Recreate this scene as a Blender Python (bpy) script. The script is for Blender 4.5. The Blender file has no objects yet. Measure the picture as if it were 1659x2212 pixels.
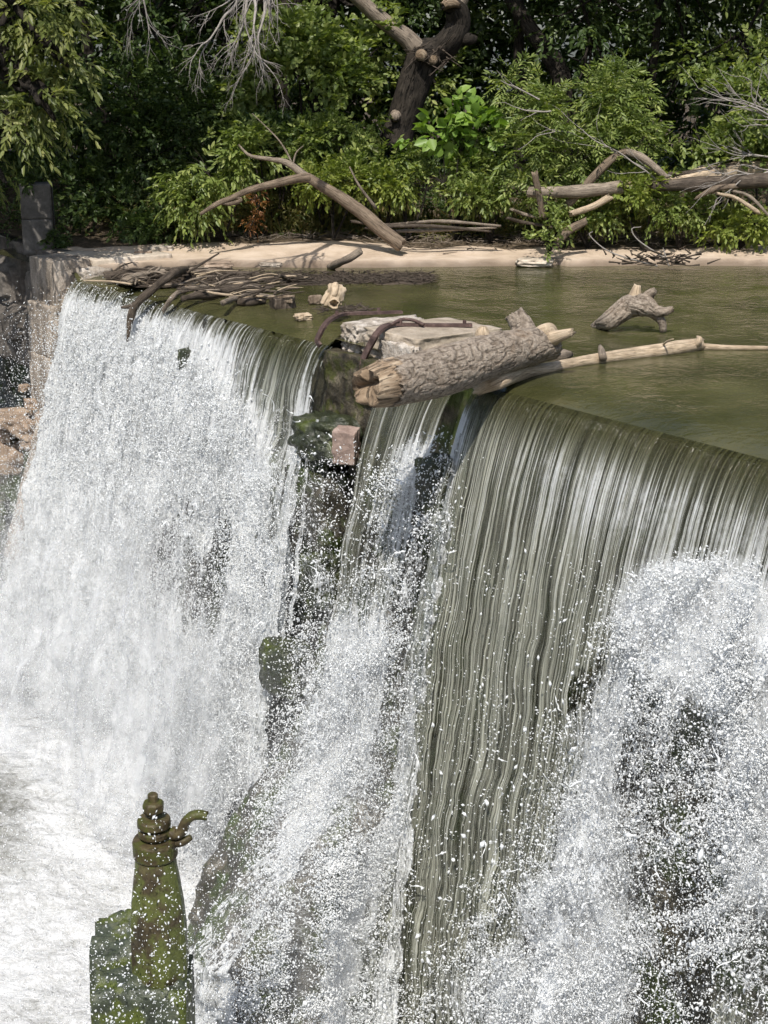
import bpy, math, random
import numpy as np
from mathutils import Vector

# ------------------------------------------------------------------ camera, sky, sun, exposure
S = bpy.context.scene
C = S.collection
CAM_H, PITCH = 2.9, math.radians(16.5)
FPX = 1106 / math.tan(math.radians(18.0))          # focal length in pixels of the 1659x2212 view of the photo
cd = bpy.data.cameras.new("camera"); cam = bpy.data.objects.new("camera", cd); C.objects.link(cam)
cd.sensor_fit = 'VERTICAL'; cd.sensor_height = 24; cd.lens = 12 / math.tan(math.radians(18.0))
cd.clip_end = 500; cd.clip_start = 0.1
cam.location = (0, 0, CAM_H); cam.rotation_euler = (math.pi/2 - PITCH, 0, 0)
S.camera = cam
SUN = Vector((-0.10, -0.58, 0.80)).normalized()       # towards the sun
w = bpy.data.worlds.new("World"); S.world = w; w.use_nodes = True
nt = w.node_tree; bg = nt.nodes["Background"]
sky = nt.nodes.new("ShaderNodeTexSky"); sky.sky_type = 'NISHITA'; sky.sun_disc = False
sky.sun_elevation = math.asin(SUN.z); sky.sun_rotation = math.atan2(SUN.x, SUN.y)
sky.air_density = 1.0; sky.dust_density = 2.0; sky.ozone_density = 1.0
nt.links.new(sky.outputs[0], bg.inputs[0]); bg.inputs[1].default_value = 0.12
sd = bpy.data.lights.new("sun", 'SUN'); sun = bpy.data.objects.new("sun", sd); C.objects.link(sun)
sd.energy = 4.6; sd.angle = math.radians(0.5); sd.color = (1.0, 0.95, 0.87)
sun.rotation_euler = (-SUN).to_track_quat('-Z', 'Y').to_euler(); sun.location = (-2, -8, 20)
S.view_settings.view_transform = 'Standard'; S.view_settings.look = 'None'
S.view_settings.exposure = 0.25; S.view_settings.gamma = 1
S.cycles.transparent_max_bounces = 16; S.cycles.max_bounces = 6; S.cycles.diffuse_bounces = 3
S.cycles.glossy_bounces = 3; S.cycles.transmission_bounces = 3
S.cycles.caustics_reflective = False; S.cycles.caustics_refractive = False
S.cycles.use_denoising = True; S.cycles.use_adaptive_sampling = True; S.cycles.adaptive_threshold = 0.04

rng = np.random.default_rng(11)
R = random.Random(5)

# ------------------------------------------------------------------ pixel <-> place
ct, st_ = math.cos(PITCH), math.sin(PITCH)
def ray(px, py):
    u = (np.asarray(px, float)-829.5)/FPX; v = (1106-np.asarray(py, float))/FPX
    return np.stack([u, ct+v*st_, -st_+v*ct], -1)
CAMP = np.array([0, 0, CAM_H])
def W(px, py, z=0.0):                                # where the view meets the level z
    d = ray(px, py); return CAMP + d*((z-CAM_H)/d[..., 2])[..., None]
def A(px, py, y):                                    # where the view reaches the distance y
    d = ray(px, py); return CAMP + d*(np.asarray(y, float)/d[..., 1])[..., None]
def proj(P):
    q = P - CAMP; f = q[..., 1]*ct - q[..., 2]*st_; up = q[..., 1]*st_ + q[..., 2]*ct
    return 829.5 + FPX*q[..., 0]/f, 1106 - FPX*up/f
LFT, RGT = W(158, 590), W(1659, 968)
SLEN = float(np.linalg.norm(RGT-LFT)); T = (RGT-LFT)/SLEN; N = np.array([T[1], -T[0], 0.0]); Z = np.array([0, 0, 1.0])
if N[1] > 0: N = -N
def DAM(s, n, z):                                    # dam frame: along the crest, outward, up
    s = np.asarray(s, float)[..., None]; n = np.asarray(n, float)[..., None]; z = np.asarray(z, float)[..., None]
    return LFT + T*s + N*n + Z*z
def SNZ(P):
    q = P - LFT; return q@T, q@N, q[..., 2]
def DP(px, py, n):                                   # where the view meets the upright plane at offset n from the crest
    d = ray(px, py); n = np.asarray(n, float)
    t = (n - (CAMP-LFT)@N)/(d@N); return CAMP + d*t[..., None]
def s_at(px):                                        # crest position seen at photo column px
    a, b = 0.0, SLEN+6
    for _ in range(40):
        m = (a+b)/2
        if proj(DAM(m, 0, 0))[0] < px: a = m
        else: b = m
    return (a+b)/2
Z0, KF = -0.09, 0.46
def n_fall(z, k=KF):                                 # free-fall path of the water
    h = np.maximum(Z0-z, 0); return -0.5*k*k*0.28 + np.sqrt((0.5*k*k*0.28)**2 + k*k*h)
def smooth(a, b, x):
    t = np.clip((x-a)/(b-a), 0, 1); return t*t*(3-2*t)

# ------------------------------------------------------------------ numpy noise
def _h(ix, iy, iz, seed):
    with np.errstate(over='ignore'):
        h = (ix.astype(np.int64)*374761393 + iy.astype(np.int64)*668265263 + iz.astype(np.int64)*2147483647 + seed*974634777) & 0xffffffff
        h = ((h ^ (h >> 13))*1274126177) & 0xffffffff
        h = (h ^ (h >> 16)) & 0xffffff
    return h/float(0xffffff)
def vnoise(P, seed=0):
    P = np.asarray(P, float); i = np.floor(P).astype(np.int64); f = P-i; f = f*f*f*(f*(f*6-15)+10)
    x, y, z = i[..., 0], i[..., 1], i[..., 2]; fx, fy, fz = f[..., 0], f[..., 1], f[..., 2]
    r = 0
    for dx in (0, 1):
        for dy in (0, 1):
            for dz in (0, 1):
                r = r + _h(x+dx, y+dy, z+dz, seed)*(fx if dx else 1-fx)*(fy if dy else 1-fy)*(fz if dz else 1-fz)
    return r*2-1
def fbm(P, o=4, seed=0, g=0.5):
    P = np.asarray(P, float); r = 0; a = 1; t = 0
    for k in range(o):
        r = r + a*vnoise(P*(2**k)+k*17.3, seed+k); t += a; a *= g
    return r/t
def ridged(P, o=3, seed=0):
    P = np.asarray(P, float); r = 0; a = 1; t = 0
    for k in range(o):
        r = r + a*(1-np.abs(vnoise(P*(2**k)+k*9.1, seed+k))*1.6); t += a; a *= 0.55
    return r/t

# ------------------------------------------------------------------ mesh building
class G:
    def __init__(self): self.v = []; self.f = {}; self.r = []; self.s = []; self.n = 0
    def add(self, V, F, rnd=0.5, st=None):
        V = np.asarray(V, float).reshape(-1, 3); m = len(V)
        for f in (F if isinstance(F, list) else [F]):
            f = np.asarray(f, np.int64)
            if f.size: self.f.setdefault(f.shape[1], []).append(f+self.n)
        self.v.append(V); self.r.append(np.broadcast_to(np.asarray(rnd, float), (m,)))
        self.s.append(np.zeros((m, 3)) if st is None else np.asarray(st, float).reshape(-1, 3)); self.n += m
        return self
    def mesh(self, name, mat, origin=(0, 0, 0), flat=False):
        V = np.concatenate(self.v) - np.asarray(origin, float)
        me = bpy.data.meshes.new(name); me.vertices.add(len(V)); me.vertices.foreach_set("co", V.astype(np.float32).ravel())
        loops = []; tot = []
        for k, fl in self.f.items():
            a = np.concatenate(fl); loops.append(a.ravel()); tot.append(np.full(len(a), k))
        loops = np.concatenate(loops).astype(np.int32); tot = np.concatenate(tot).astype(np.int32)
        me.loops.add(len(loops)); me.loops.foreach_set("vertex_index", loops)
        me.polygons.add(len(tot)); me.polygons.foreach_set("loop_start", np.concatenate([[0], np.cumsum(tot)[:-1]]).astype(np.int32))
        me.polygons.foreach_set("loop_total", tot) if False else None
        me.update(calc_edges=True)
        a = me.attributes.new("rnd", 'FLOAT', 'POINT'); a.data.foreach_set("value", np.concatenate(self.r).astype(np.float32))
        a = me.attributes.new("st", 'FLOAT_VECTOR', 'POINT'); a.data.foreach_set("vector", np.concatenate(self.s).astype(np.float32).ravel())
        if flat: me.shade_flat()
        else: me.shade_smooth()
        if mat: me.materials.append(mat)
        return me
    def build(self, name, mat, parent=None, origin=None, flat=False):
        wl = np.zeros(3)
        if parent is not None: wl = ORG[parent.name]
        o_ = wl if origin is None else np.asarray(origin, float)
        ob = bpy.data.objects.new(name, self.mesh(name, mat, o_, flat)); C.objects.link(ob)
        ob.location = Vector(o_ - wl)
        if parent is not None: ob.parent = parent
        ORG[ob.name] = o_
        return ob
ORG = {}
def tag(o, label=None, cat=None, group=None, kind=None):
    if label: o["label"] = label
    if cat: o["category"] = cat
    if group: o["group"] = group
    if kind: o["kind"] = kind
    return o
def thing(name, loc, label, cat, group=None):
    o = bpy.data.objects.new(name, None); C.objects.link(o); o.location = Vector(loc); o.empty_display_size = 0.1
    ORG[o.name] = np.asarray(loc, float); return tag(o, label, cat, group)

def spline(P, m):
    P = np.asarray(P, float); k = len(P)
    if k == 2: u = np.linspace(0, 1, m)[:, None]; return P[0]*(1-u)+P[1]*u
    E = np.vstack([2*P[0]-P[1], P, 2*P[-1]-P[-2]]); t = np.linspace(0, k-1-1e-9, m); i = t.astype(int); f = (t-i)[:, None]
    a, b, c, d = E[i], E[i+1], E[i+2], E[i+3]
    return 0.5*((2*b)+(-a+c)*f+(2*a-5*b+4*c-d)*f*f+(-a+3*b-3*c+d)*f**3)
def tube(g, P, rad, seg=8, m=None, rough=0.0, rf=6.0, seed=0, cap=True, rnd=0.5, squash=None, jag=0, bark=0.0):
    P = np.asarray(P, float); rad = np.asarray(rad, float)
    m = m or max(2*len(P), 3)
    Q = spline(P, m); rr = np.interp(np.linspace(0, 1, m), np.linspace(0, 1, len(rad)), rad)
    d = np.gradient(Q, axis=0); d /= np.linalg.norm(d, axis=1)[:, None]+1e-9
    ref = np.array([0, 0, 1.0]) if abs(d[0][2]) < 0.9 else np.array([1.0, 0, 0])
    a = np.cross(d[0], ref); a /= np.linalg.norm(a); L = [a]
    for i in range(1, m):
        a = a - d[i]*(a@d[i]); a /= np.linalg.norm(a)+1e-9; L.append(a)
    Aa = np.array(L); Bb = np.cross(d, Aa); th = np.arange(seg)/seg*2*math.pi
    dirs = Aa[:, None]*np.cos(th)[None, :, None] + Bb[:, None]*np.sin(th)[None, :, None]*(1 if squash is None else squash)
    ln = np.concatenate([[0], np.cumsum(np.linalg.norm(np.diff(Q, axis=0), axis=1))])
    R_ = np.repeat(rr[:, None], seg, 1)
    if rough:
        cyl = np.stack([np.cos(th)[None]*R_, np.sin(th)[None]*R_, np.repeat(ln[:, None], seg, 1)*0.35], -1)
        R_ = R_*(1+rough*fbm(cyl*rf+seed*3.7, 3, seed))
    fu = np.full(R_.shape, 0.5)
    if bark:
        cp = np.stack([np.cos(th)[None]*R_*27, np.sin(th)[None]*R_*27, np.repeat(ln[:, None], seg, 1)*8.5+0.5*np.sin(th)[None]], -1)
        cp = cp + 0.55*np.stack([vnoise(cp*0.5, 91), vnoise(cp*0.5, 92), vnoise(cp*0.5, 93)], -1)
        fu = np.clip(1-np.abs(vnoise(cp, seed+60))*3.6, 0, 1)*0.7 + 0.3*np.clip(1-np.abs(vnoise(cp*2.1, seed+61))*3.0, 0, 1)
        R_ = R_*(1+bark*(0.5-fu)); fu = 1-fu
    V = Q[:, None]+dirs*R_[..., None]
    if jag:
        j = jag*np.array([R.uniform(-1, 1) for _ in range(seg)])
        V[-1] += d[-1]*j[:, None]; V[0] -= d[0]*np.roll(j, 3)[:, None]
    i = np.arange(m-1)[:, None]*seg; k = np.arange(seg)[None]; k2 = (k+1) % seg
    F = [np.stack([i+k, i+k2, i+seg+k2, i+seg+k], -1).reshape(-1, 4)]
    st = np.stack([np.repeat(th[None]/6.283, m, 0), np.repeat(ln[:, None], seg, 1), R_], -1)
    V = V.reshape(-1, 3); st = st.reshape(-1, 3)
    if bark: rnd = fu.reshape(-1)
    if cap:
        if bark: rnd = np.concatenate([rnd, [0.5, 0.5]])
        V = np.vstack([V, Q[0], Q[-1]]); st = np.vstack([st, [0, 0, 0], [0, ln[-1], 0]]); c0 = m*seg; k = np.arange(seg); k2 = (k+1) % seg
        F.append(np.stack([np.full(seg, c0), k2, k], -1)); F.append(np.stack([np.full(seg, c0+1), (m-1)*seg+k, (m-1)*seg+k2], -1))
    g.add(V, F, rnd, st); return Q
def grid_faces(a, b):
    i = np.arange(a-1)[:, None]*b; j = np.arange(b-1)[None]
    return np.stack([i+j, i+j+1, i+b+j+1, i+b+j], -1).reshape(-1, 4)
def cube_sphere(n):
    u = np.linspace(-1, 1, n+1); a, b = np.meshgrid(u, u, indexing='ij'); o = np.ones_like(a)
    V, F = [], []; q = grid_faces(n+1, n+1)
    for k, (P, fl) in enumerate([((a, b, o), 1), ((a, b, -o), 0), ((a, o, b), 0), ((a, -o, b), 1), ((o, a, b), 1), ((-o, a, b), 0)]):
        V.append(np.stack(P, -1).reshape(-1, 3)); F.append((q[:, ::-1] if not fl else q) + k*(n+1)**2)
    V = np.concatenate(V); F = np.concatenate(F)
    key = np.round(V*1000).astype(int); _, idx, inv = np.unique(key, axis=0, return_index=True, return_inverse=True)
    return V[idx], inv.reshape(-1)[F]
def rock(g, c, size, axes=None, boxy=0.5, amp=0.12, fr=1.6, n=14, seed=0, facet=0.0, rnd=0.5):
    V, F = cube_sphere(n); Sp = V/np.linalg.norm(V, axis=1)[:, None]; B = V*boxy+Sp*(1-boxy)
    sz = np.asarray(size, float)/2
    q = B*sz; u = B*fr+seed*7.7
    B = B*(1+amp*fbm(u, 4, seed)[:, None])
    if facet: B = B + facet*np.round(np.stack([vnoise(u*1.3+k*31, seed+k) for k in range(3)], -1)*2)/2
    P = B*sz
    if axes is not None: P = P@np.asarray(axes, float)
    g.add(P+np.asarray(c, float), F[:, ::-1], rnd, B*sz); return g
def rotz(a, tilt=0, roll=0):
    from mathutils import Euler
    return np.array(Euler((roll, tilt, a)).to_matrix().transposed())
DAX = np.stack([T, N, Z])                            # box axes along the dam
def lathe(g, prof, seg=24, c=(0, 0, 0), square=0.0):
    prof = np.asarray(prof, float); th = (np.arange(seg)+0.5)/seg*2*math.pi; m = len(prof)
    V = np.stack([prof[:, :1]*np.cos(th), prof[:, :1]*np.sin(th), np.repeat(prof[:, 1:2], seg, 1)], -1)+np.asarray(c)
    rs = 1+0.045*fbm(V*np.array([14, 14, 9]), 3, 5); V[..., 0] = c[0]+(V[..., 0]-c[0])*rs; V[..., 1] = c[1]+(V[..., 1]-c[1])*rs; V[..., 2] += 0.05*(rs-1)
    k = np.arange(seg); k2 = (k+1) % seg
    for j in range(m-1): g.add(V[j:j+2].reshape(-1, 3), np.stack([k, k2, seg+k2, seg+k], -1))
    g.add(V[-1], k[None]); return g

# ------------------------------------------------------------------ materials
class MB:
    def __init__(self, name):
        self.m = bpy.data.materials.new(name); self.m.use_nodes = True; self.t = self.m.node_tree; self.t.nodes.clear()
        self.out = self.t.nodes.new("ShaderNodeOutputMaterial")
    def put(self, sock, v):
        if isinstance(v, bpy.types.NodeSocket): self.t.links.new(v, sock)
        elif isinstance(v, (tuple, list)) and sock.type == 'RGBA': sock.default_value = tuple(v)+((1,) if len(v) == 3 else ())
        else: sock.default_value = v
    def n(self, typ, ins={}, out=0, **props):
        nd = self.t.nodes.new("ShaderNode"+typ)
        for k, v in props.items(): setattr(nd, k, v)
        for k, v in ins.items(): self.put(nd.inputs[k], v)
        return nd.outputs[out]
    def obj(self): return self.n("TexCoord", out=3)
    def attr(self, name, vec=False): return self.n("Attribute", attribute_name=name, out=1 if vec else 2)
    def scale(self, v, s): return self.n("Mapping", {0: v, 3: s})
    def noise(self, v, sc, det=5, rough=0.55, dist=0.0): return self.n("TexNoise", {"Vector": v, "Scale": sc, "Detail": det, "Roughness": rough, "Distortion": dist})
    def ramp(self, f, stops):
        nd = self.t.nodes.new("ShaderNodeValToRGB"); self.put(nd.inputs[0], f); e = nd.color_ramp.elements
        while len(e) < len(stops): e.new(0.5)
        for el, (p, c) in zip(e, stops): el.position = p; el.color = tuple(c)+(1,) if len(c) == 3 else tuple(c)
        return nd.outputs[0]
    def rng(self, f, a, b, c=0.0, d=1.0): return self.n("MapRange", {0: f, 1: a, 2: b, 3: c, 4: d}, interpolation_type='SMOOTHSTEP')
    def math(self, op, a, b=0.0): return self.n("Math", {0: a, 1: b}, operation=op)
    def mix(self, f, a, b):
        nd = self.t.nodes.new("ShaderNodeMix"); nd.data_type = 'RGBA'
        self.put(nd.inputs[0], f); self.put(nd.inputs[6], a); self.put(nd.inputs[7], b); return nd.outputs[2]
    def bump(self, h, s=0.5, d=0.02): return self.n("Bump", {"Height": h, "Strength": s, "Distance": d})
    def pbr(self, col, rough=0.6, normal=None, spec=0.4, **kw):
        ins = {"Base Color": col, "Roughness": rough, "Specular IOR Level": spec}
        if normal is not None: ins["Normal"] = normal
        ins.update(kw); return self.n("BsdfPrincipled", ins)
    def done(self, sh): self.t.links.new(sh, self.out.inputs[0]); return self.m

def leaf_mat(name, a, b, c, trans=0.35, rough=0.42):
    M = MB(name); r = M.attr("rnd"); col = M.ramp(r, [(0.0, a), (0.55, b), (1.0, c)])
    p = M.pbr(col, rough, spec=0.35)
    tc = M.mix(0.5, col, M.n("Mix", {6: col, 7: (1.0, 0.95, 0.25, 1), 0: 1.0}, out=2, data_type='RGBA', blend_type='MULTIPLY'))
    tr = M.n("BsdfTranslucent", {0: M.n("Mix", {6: col, 7: (1.5, 1.6, 0.6, 1), 0: 1.0}, out=2, data_type='RGBA', blend_type='MULTIPLY')})
    return M.done(M.n("MixShader", {0: trans, 1: p, 2: tr}))
def wood_mat(name, dark, mid, light, fs=1.0, crack=0.5, rough=0.8, bd=0.01, wet=None):
    M = MB(name); s = M.attr("st", True); o = M.obj()
    grain = M.noise(M.scale(s, (9*fs, 1.6*fs, 2)), 3.0, 6, 0.65, 0.6); patch = M.noise(o, 5.0*fs, 4)
    cr = M.noise(M.scale(s, (16*fs, 2.2*fs, 1)), 2.5, 3, 0.5, 0.4)
    f = M.math('ADD', M.math('MULTIPLY', grain, 0.6), M.math('MULTIPLY', patch, 0.4))
    col = M.ramp(f, [(0.30, dark), (0.5, mid), (0.68, light)])
    ck = M.rng(cr, 0.36, 0.46)
    col = M.mix(M.math('MULTIPLY', M.math('SUBTRACT', 1.0, ck), crack), col, tuple(x*0.25 for x in dark))
    h = M.math('ADD', M.math('MULTIPLY', ck, 0.6), M.math('MULTIPLY', grain, 0.6))
    return M.done(M.pbr(col, rough, M.bump(h, 0.8, bd), 0.25))
def stone_mat(name, dark, mid, light, sc=2.0, rough=0.85, bd=0.03, moss=None, mossamt=0.5, streak=False, spec=0.3):
    M = MB(name); o = M.obj(); v = M.scale(o, (1, 1, 0.25)) if streak else o
    a = M.noise(v, sc, 7, 0.62, 0.3); b = M.noise(o, sc*9, 5, 0.6); vor = M.n("TexVoronoi", {"Vector": o, "Scale": sc*5})
    f = M.math('ADD', M.math('MULTIPLY', a, 0.72), M.math('MULTIPLY', b, 0.28))
    col = M.ramp(f, [(0.34, dark), (0.5, mid), (0.64, light)])
    if moss:
        mf = M.rng(M.noise(o, sc*0.9, 5, 0.6), 0.62-mossamt*0.25, 0.70-mossamt*0.2)
        mc = M.mix(M.noise(o, sc*14, 3), tuple(x*0.35 for x in moss), moss); col = M.mix(mf, col, mc)
    h = M.math('ADD', f, M.math('MULTIPLY', vor, 0.15))
    return M.done(M.pbr(col, rough, M.bump(h, 0.9, bd), spec))

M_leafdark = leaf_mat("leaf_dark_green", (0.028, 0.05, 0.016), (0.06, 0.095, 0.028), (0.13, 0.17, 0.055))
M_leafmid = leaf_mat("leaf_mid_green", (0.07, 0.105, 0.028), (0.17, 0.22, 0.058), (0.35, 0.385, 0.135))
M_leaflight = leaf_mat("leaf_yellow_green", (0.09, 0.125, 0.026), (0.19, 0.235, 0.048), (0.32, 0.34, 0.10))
M_leafbig = leaf_mat("leaf_bright_lime", (0.10, 0.18, 0.03), (0.17, 0.27, 0.05), (0.25, 0.35, 0.085))
M_leafwillow = leaf_mat("leaf_pale_olive", (0.06, 0.08, 0.022), (0.13, 0.155, 0.045), (0.27, 0.275, 0.105))
M_leafdry = leaf_mat("leaf_dry_mixed", (0.06, 0.085, 0.022), (0.15, 0.145, 0.05), (0.28, 0.21, 0.10))
M_leafbrown = leaf_mat("leaf_withered", (0.10, 0.04, 0.015), (0.2, 0.09, 0.03), (0.32, 0.17, 0.06))
M_bark = wood_mat("shade_darkened_bark", (0.010, 0.008, 0.006), (0.028, 0.023, 0.018), (0.060, 0.050, 0.040), 1.4, 0.8, 0.9, 0.03)  # bark colour lowered to stand in for the wood's shade
M_drift = wood_mat("grey_driftwood", (0.10, 0.08, 0.06), (0.22, 0.18, 0.14), (0.36, 0.30, 0.24), 1.5, 0.6, 0.85, 0.008)
M_driftdk = wood_mat("dark_driftwood", (0.030, 0.024, 0.019), (0.075, 0.058, 0.044), (0.16, 0.13, 0.10), 1.5, 0.6, 0.7, 0.01)
M_bleach = wood_mat("bleached_wood", (0.24, 0.18, 0.12), (0.42, 0.33, 0.23), (0.58, 0.48, 0.36), 1.4, 0.5, 0.8, 0.008)
M_twig = wood_mat("pale_dead_twig", (0.16, 0.14, 0.125), (0.29, 0.265, 0.24), (0.42, 0.39, 0.36), 2.0, 0.2, 0.85, 0.003)
M_fallen = wood_mat("brown_fallen_trunk", (0.075, 0.056, 0.040), (0.165, 0.125, 0.09), (0.29, 0.23, 0.17), 1.2, 0.5, 0.85, 0.012)
M_cutwood = wood_mat("splintered_yellow_wood", (0.09, 0.063, 0.04), (0.25, 0.182, 0.12), (0.45, 0.365, 0.265), 1.2, 0.7, 0.7, 0.03)
def logbark():
    M = MB("log_bark"); s = M.attr("st", True); o = M.obj(); fur = M.attr("rnd")
    fine = M.noise(o, 30, 5, 0.7); pat = M.noise(o, 3.2, 3)
    f = M.math('ADD', M.math('MULTIPLY', fur, 0.32), M.math('MULTIPLY', fine, 0.88))
    col = M.ramp(f, [(0.32, (0.030, 0.021, 0.016)), (0.50, (0.135, 0.108, 0.083)), (0.75, (0.29, 0.243, 0.195)), (1.0, (0.45, 0.395, 0.335))])
    col = M.mix(M.rng(pat, 0.5, 0.72, 0, 0.45), col, (0.27, 0.19, 0.125))
    return M.done(M.pbr(col, 0.9, M.bump(f, 1.0, 0.03), 0.2))
M_logbark = logbark()
M_concrete = stone_mat("weathered_concrete", (0.30, 0.255, 0.20), (0.45, 0.385, 0.31), (0.58, 0.52, 0.44), 2.2, 0.9, 0.02)
M_conwhite = stone_mat("broken_white_concrete", (0.13, 0.105, 0.08), (0.36, 0.315, 0.265), (0.62, 0.57, 0.51), 6.0, 0.9, 0.06)
M_conmoss = stone_mat("mossy_wet_concrete", (0.015, 0.013, 0.010), (0.055, 0.046, 0.030), (0.15, 0.13, 0.09), 4.5, 0.55, 0.06, (0.07, 0.075, 0.018), 0.55)
M_slab = stone_mat("streaked_stone_slab", (0.075, 0.062, 0.05), (0.27, 0.228, 0.185), (0.46, 0.40, 0.335), 6.0, 0.85, 0.04, streak=True)
M_rockgrey = stone_mat("grey_rock", (0.04, 0.035, 0.03), (0.105, 0.092, 0.08), (0.2, 0.178, 0.155), 1.8, 0.85, 0.06)
M_boulder = stone_mat("tan_boulder", (0.15, 0.11, 0.08), (0.29, 0.22, 0.165), (0.42, 0.34, 0.26), 2.4, 0.85, 0.05)
M_pink = stone_mat("pink_granite", (0.17, 0.12, 0.10), (0.30, 0.225, 0.19), (0.46, 0.38, 0.33), 4.0, 0.6, 0.02)
M_wet = stone_mat("wet_dark_rock", (0.018, 0.017, 0.013), (0.055, 0.05, 0.038), (0.13, 0.115, 0.085), 2.6, 0.3, 0.06, (0.06, 0.082, 0.022), 0.62, spec=0.5)
M_wetmoss = stone_mat("green_algae_rock", (0.012, 0.013, 0.008), (0.03, 0.036, 0.018), (0.07, 0.075, 0.04), 3.5, 0.35, 0.06, (0.075, 0.095, 0.018), 0.5, spec=0.5)
M_conpier = stone_mat("tan_pier_concrete", (0.17, 0.14, 0.105), (0.31, 0.26, 0.2), (0.44, 0.38, 0.31), 3.0, 0.9, 0.03)
M_pillar = stone_mat("grey_pillar_concrete", (0.06, 0.055, 0.05), (0.115, 0.107, 0.098), (0.19, 0.178, 0.165), 2.5, 0.9, 0.02)
M_iron = stone_mat("rusty_brown_iron", (0.035, 0.022, 0.02), (0.085, 0.055, 0.048), (0.16, 0.11, 0.095), 9, 0.6, 0.006)
M_valve = stone_mat("mossy_cast_iron", (0.022, 0.016, 0.009), (0.055, 0.042, 0.02), (0.10, 0.08, 0.04), 9, 0.5, 0.012, (0.085, 0.092, 0.022), 0.65)
M_valvebody = stone_mat("mossy_valve_body", (0.02, 0.015, 0.010), (0.06, 0.048, 0.028), (0.12, 0.105, 0.05), 4, 0.4, 0.02, (0.125, 0.145, 0.042), 0.85)
M_algae = stone_mat("algae_block", (0.022, 0.026, 0.019), (0.055, 0.066, 0.045), (0.12, 0.125, 0.085), 4, 0.35, 0.04, (0.10, 0.125, 0.025), 0.5)

def ground_mat():
    M = MB("bank_ground"); o = M.obj(); d = M.attr("rnd")
    a = M.noise(o, 1.3, 6, 0.6); b = M.noise(o, 22, 4); c = M.noise(o, 5, 4)
    sand = M.ramp(M.math('ADD', M.math('MULTIPLY', a, 0.6), M.math('MULTIPLY', c, 0.4)), [(0.34, (0.33, 0.255, 0.19)), (0.5, (0.45, 0.36, 0.275)), (0.66, (0.54, 0.445, 0.355))])
    soil = M.ramp(M.math('ADD', M.math('MULTIPLY', c, 0.5), M.math('MULTIPLY', b, 0.5)), [(0.38, (0.025, 0.02, 0.012)), (0.52, (0.07, 0.053, 0.035)), (0.68, (0.16, 0.125, 0.09))])
    k = M.rng(M.math('ADD', d, M.math('MULTIPLY', M.math('SUBTRACT', c, 0.5), 0.45)), 0.45, 0.6)
    col = M.mix(k, sand, soil)
    wet = M.attr("st", True); wx = M.n("SeparateXYZ", {0: wet}, out=0)
    col = M.mix(M.math('MULTIPLY', wx, 0.75), col, (0.07, 0.05, 0.035))
    h = M.math('ADD', b, M.math('MULTIPLY', a, 0.5))
    return M.done(M.pbr(col, 0.92, M.bump(h, 0.5, 0.03), 0.15))
def pond_mat():
    M = MB("green_pond_water"); o = M.obj(); flow = M.attr("rnd")
    v = M.scale(o, (1, 1, 1)); a = M.noise(v, 7, 3, 0.5, 0.6); b = M.noise(v, 22, 3, 0.5, 0.4); big = M.noise(v, 1.6, 2)
    h = M.math('ADD', M.math('MULTIPLY', a, 1.0), M.math('MULTIPLY', b, 0.35))
    col = M.ramp(M.noise(o, 0.9, 3), [(0.35, (0.036, 0.037, 0.014)), (0.65, (0.080, 0.076, 0.033))])
    bs = M.n("Bump", {"Height": h, "Strength": M.math('MULTIPLY', M.rng(big, 0.3, 0.7, 0.25, 1.0), 0.5), "Distance": 0.05})
    return M.done(M.pbr(col, 0.06, bs, 0.5, **{"IOR": 1.33}))
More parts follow.
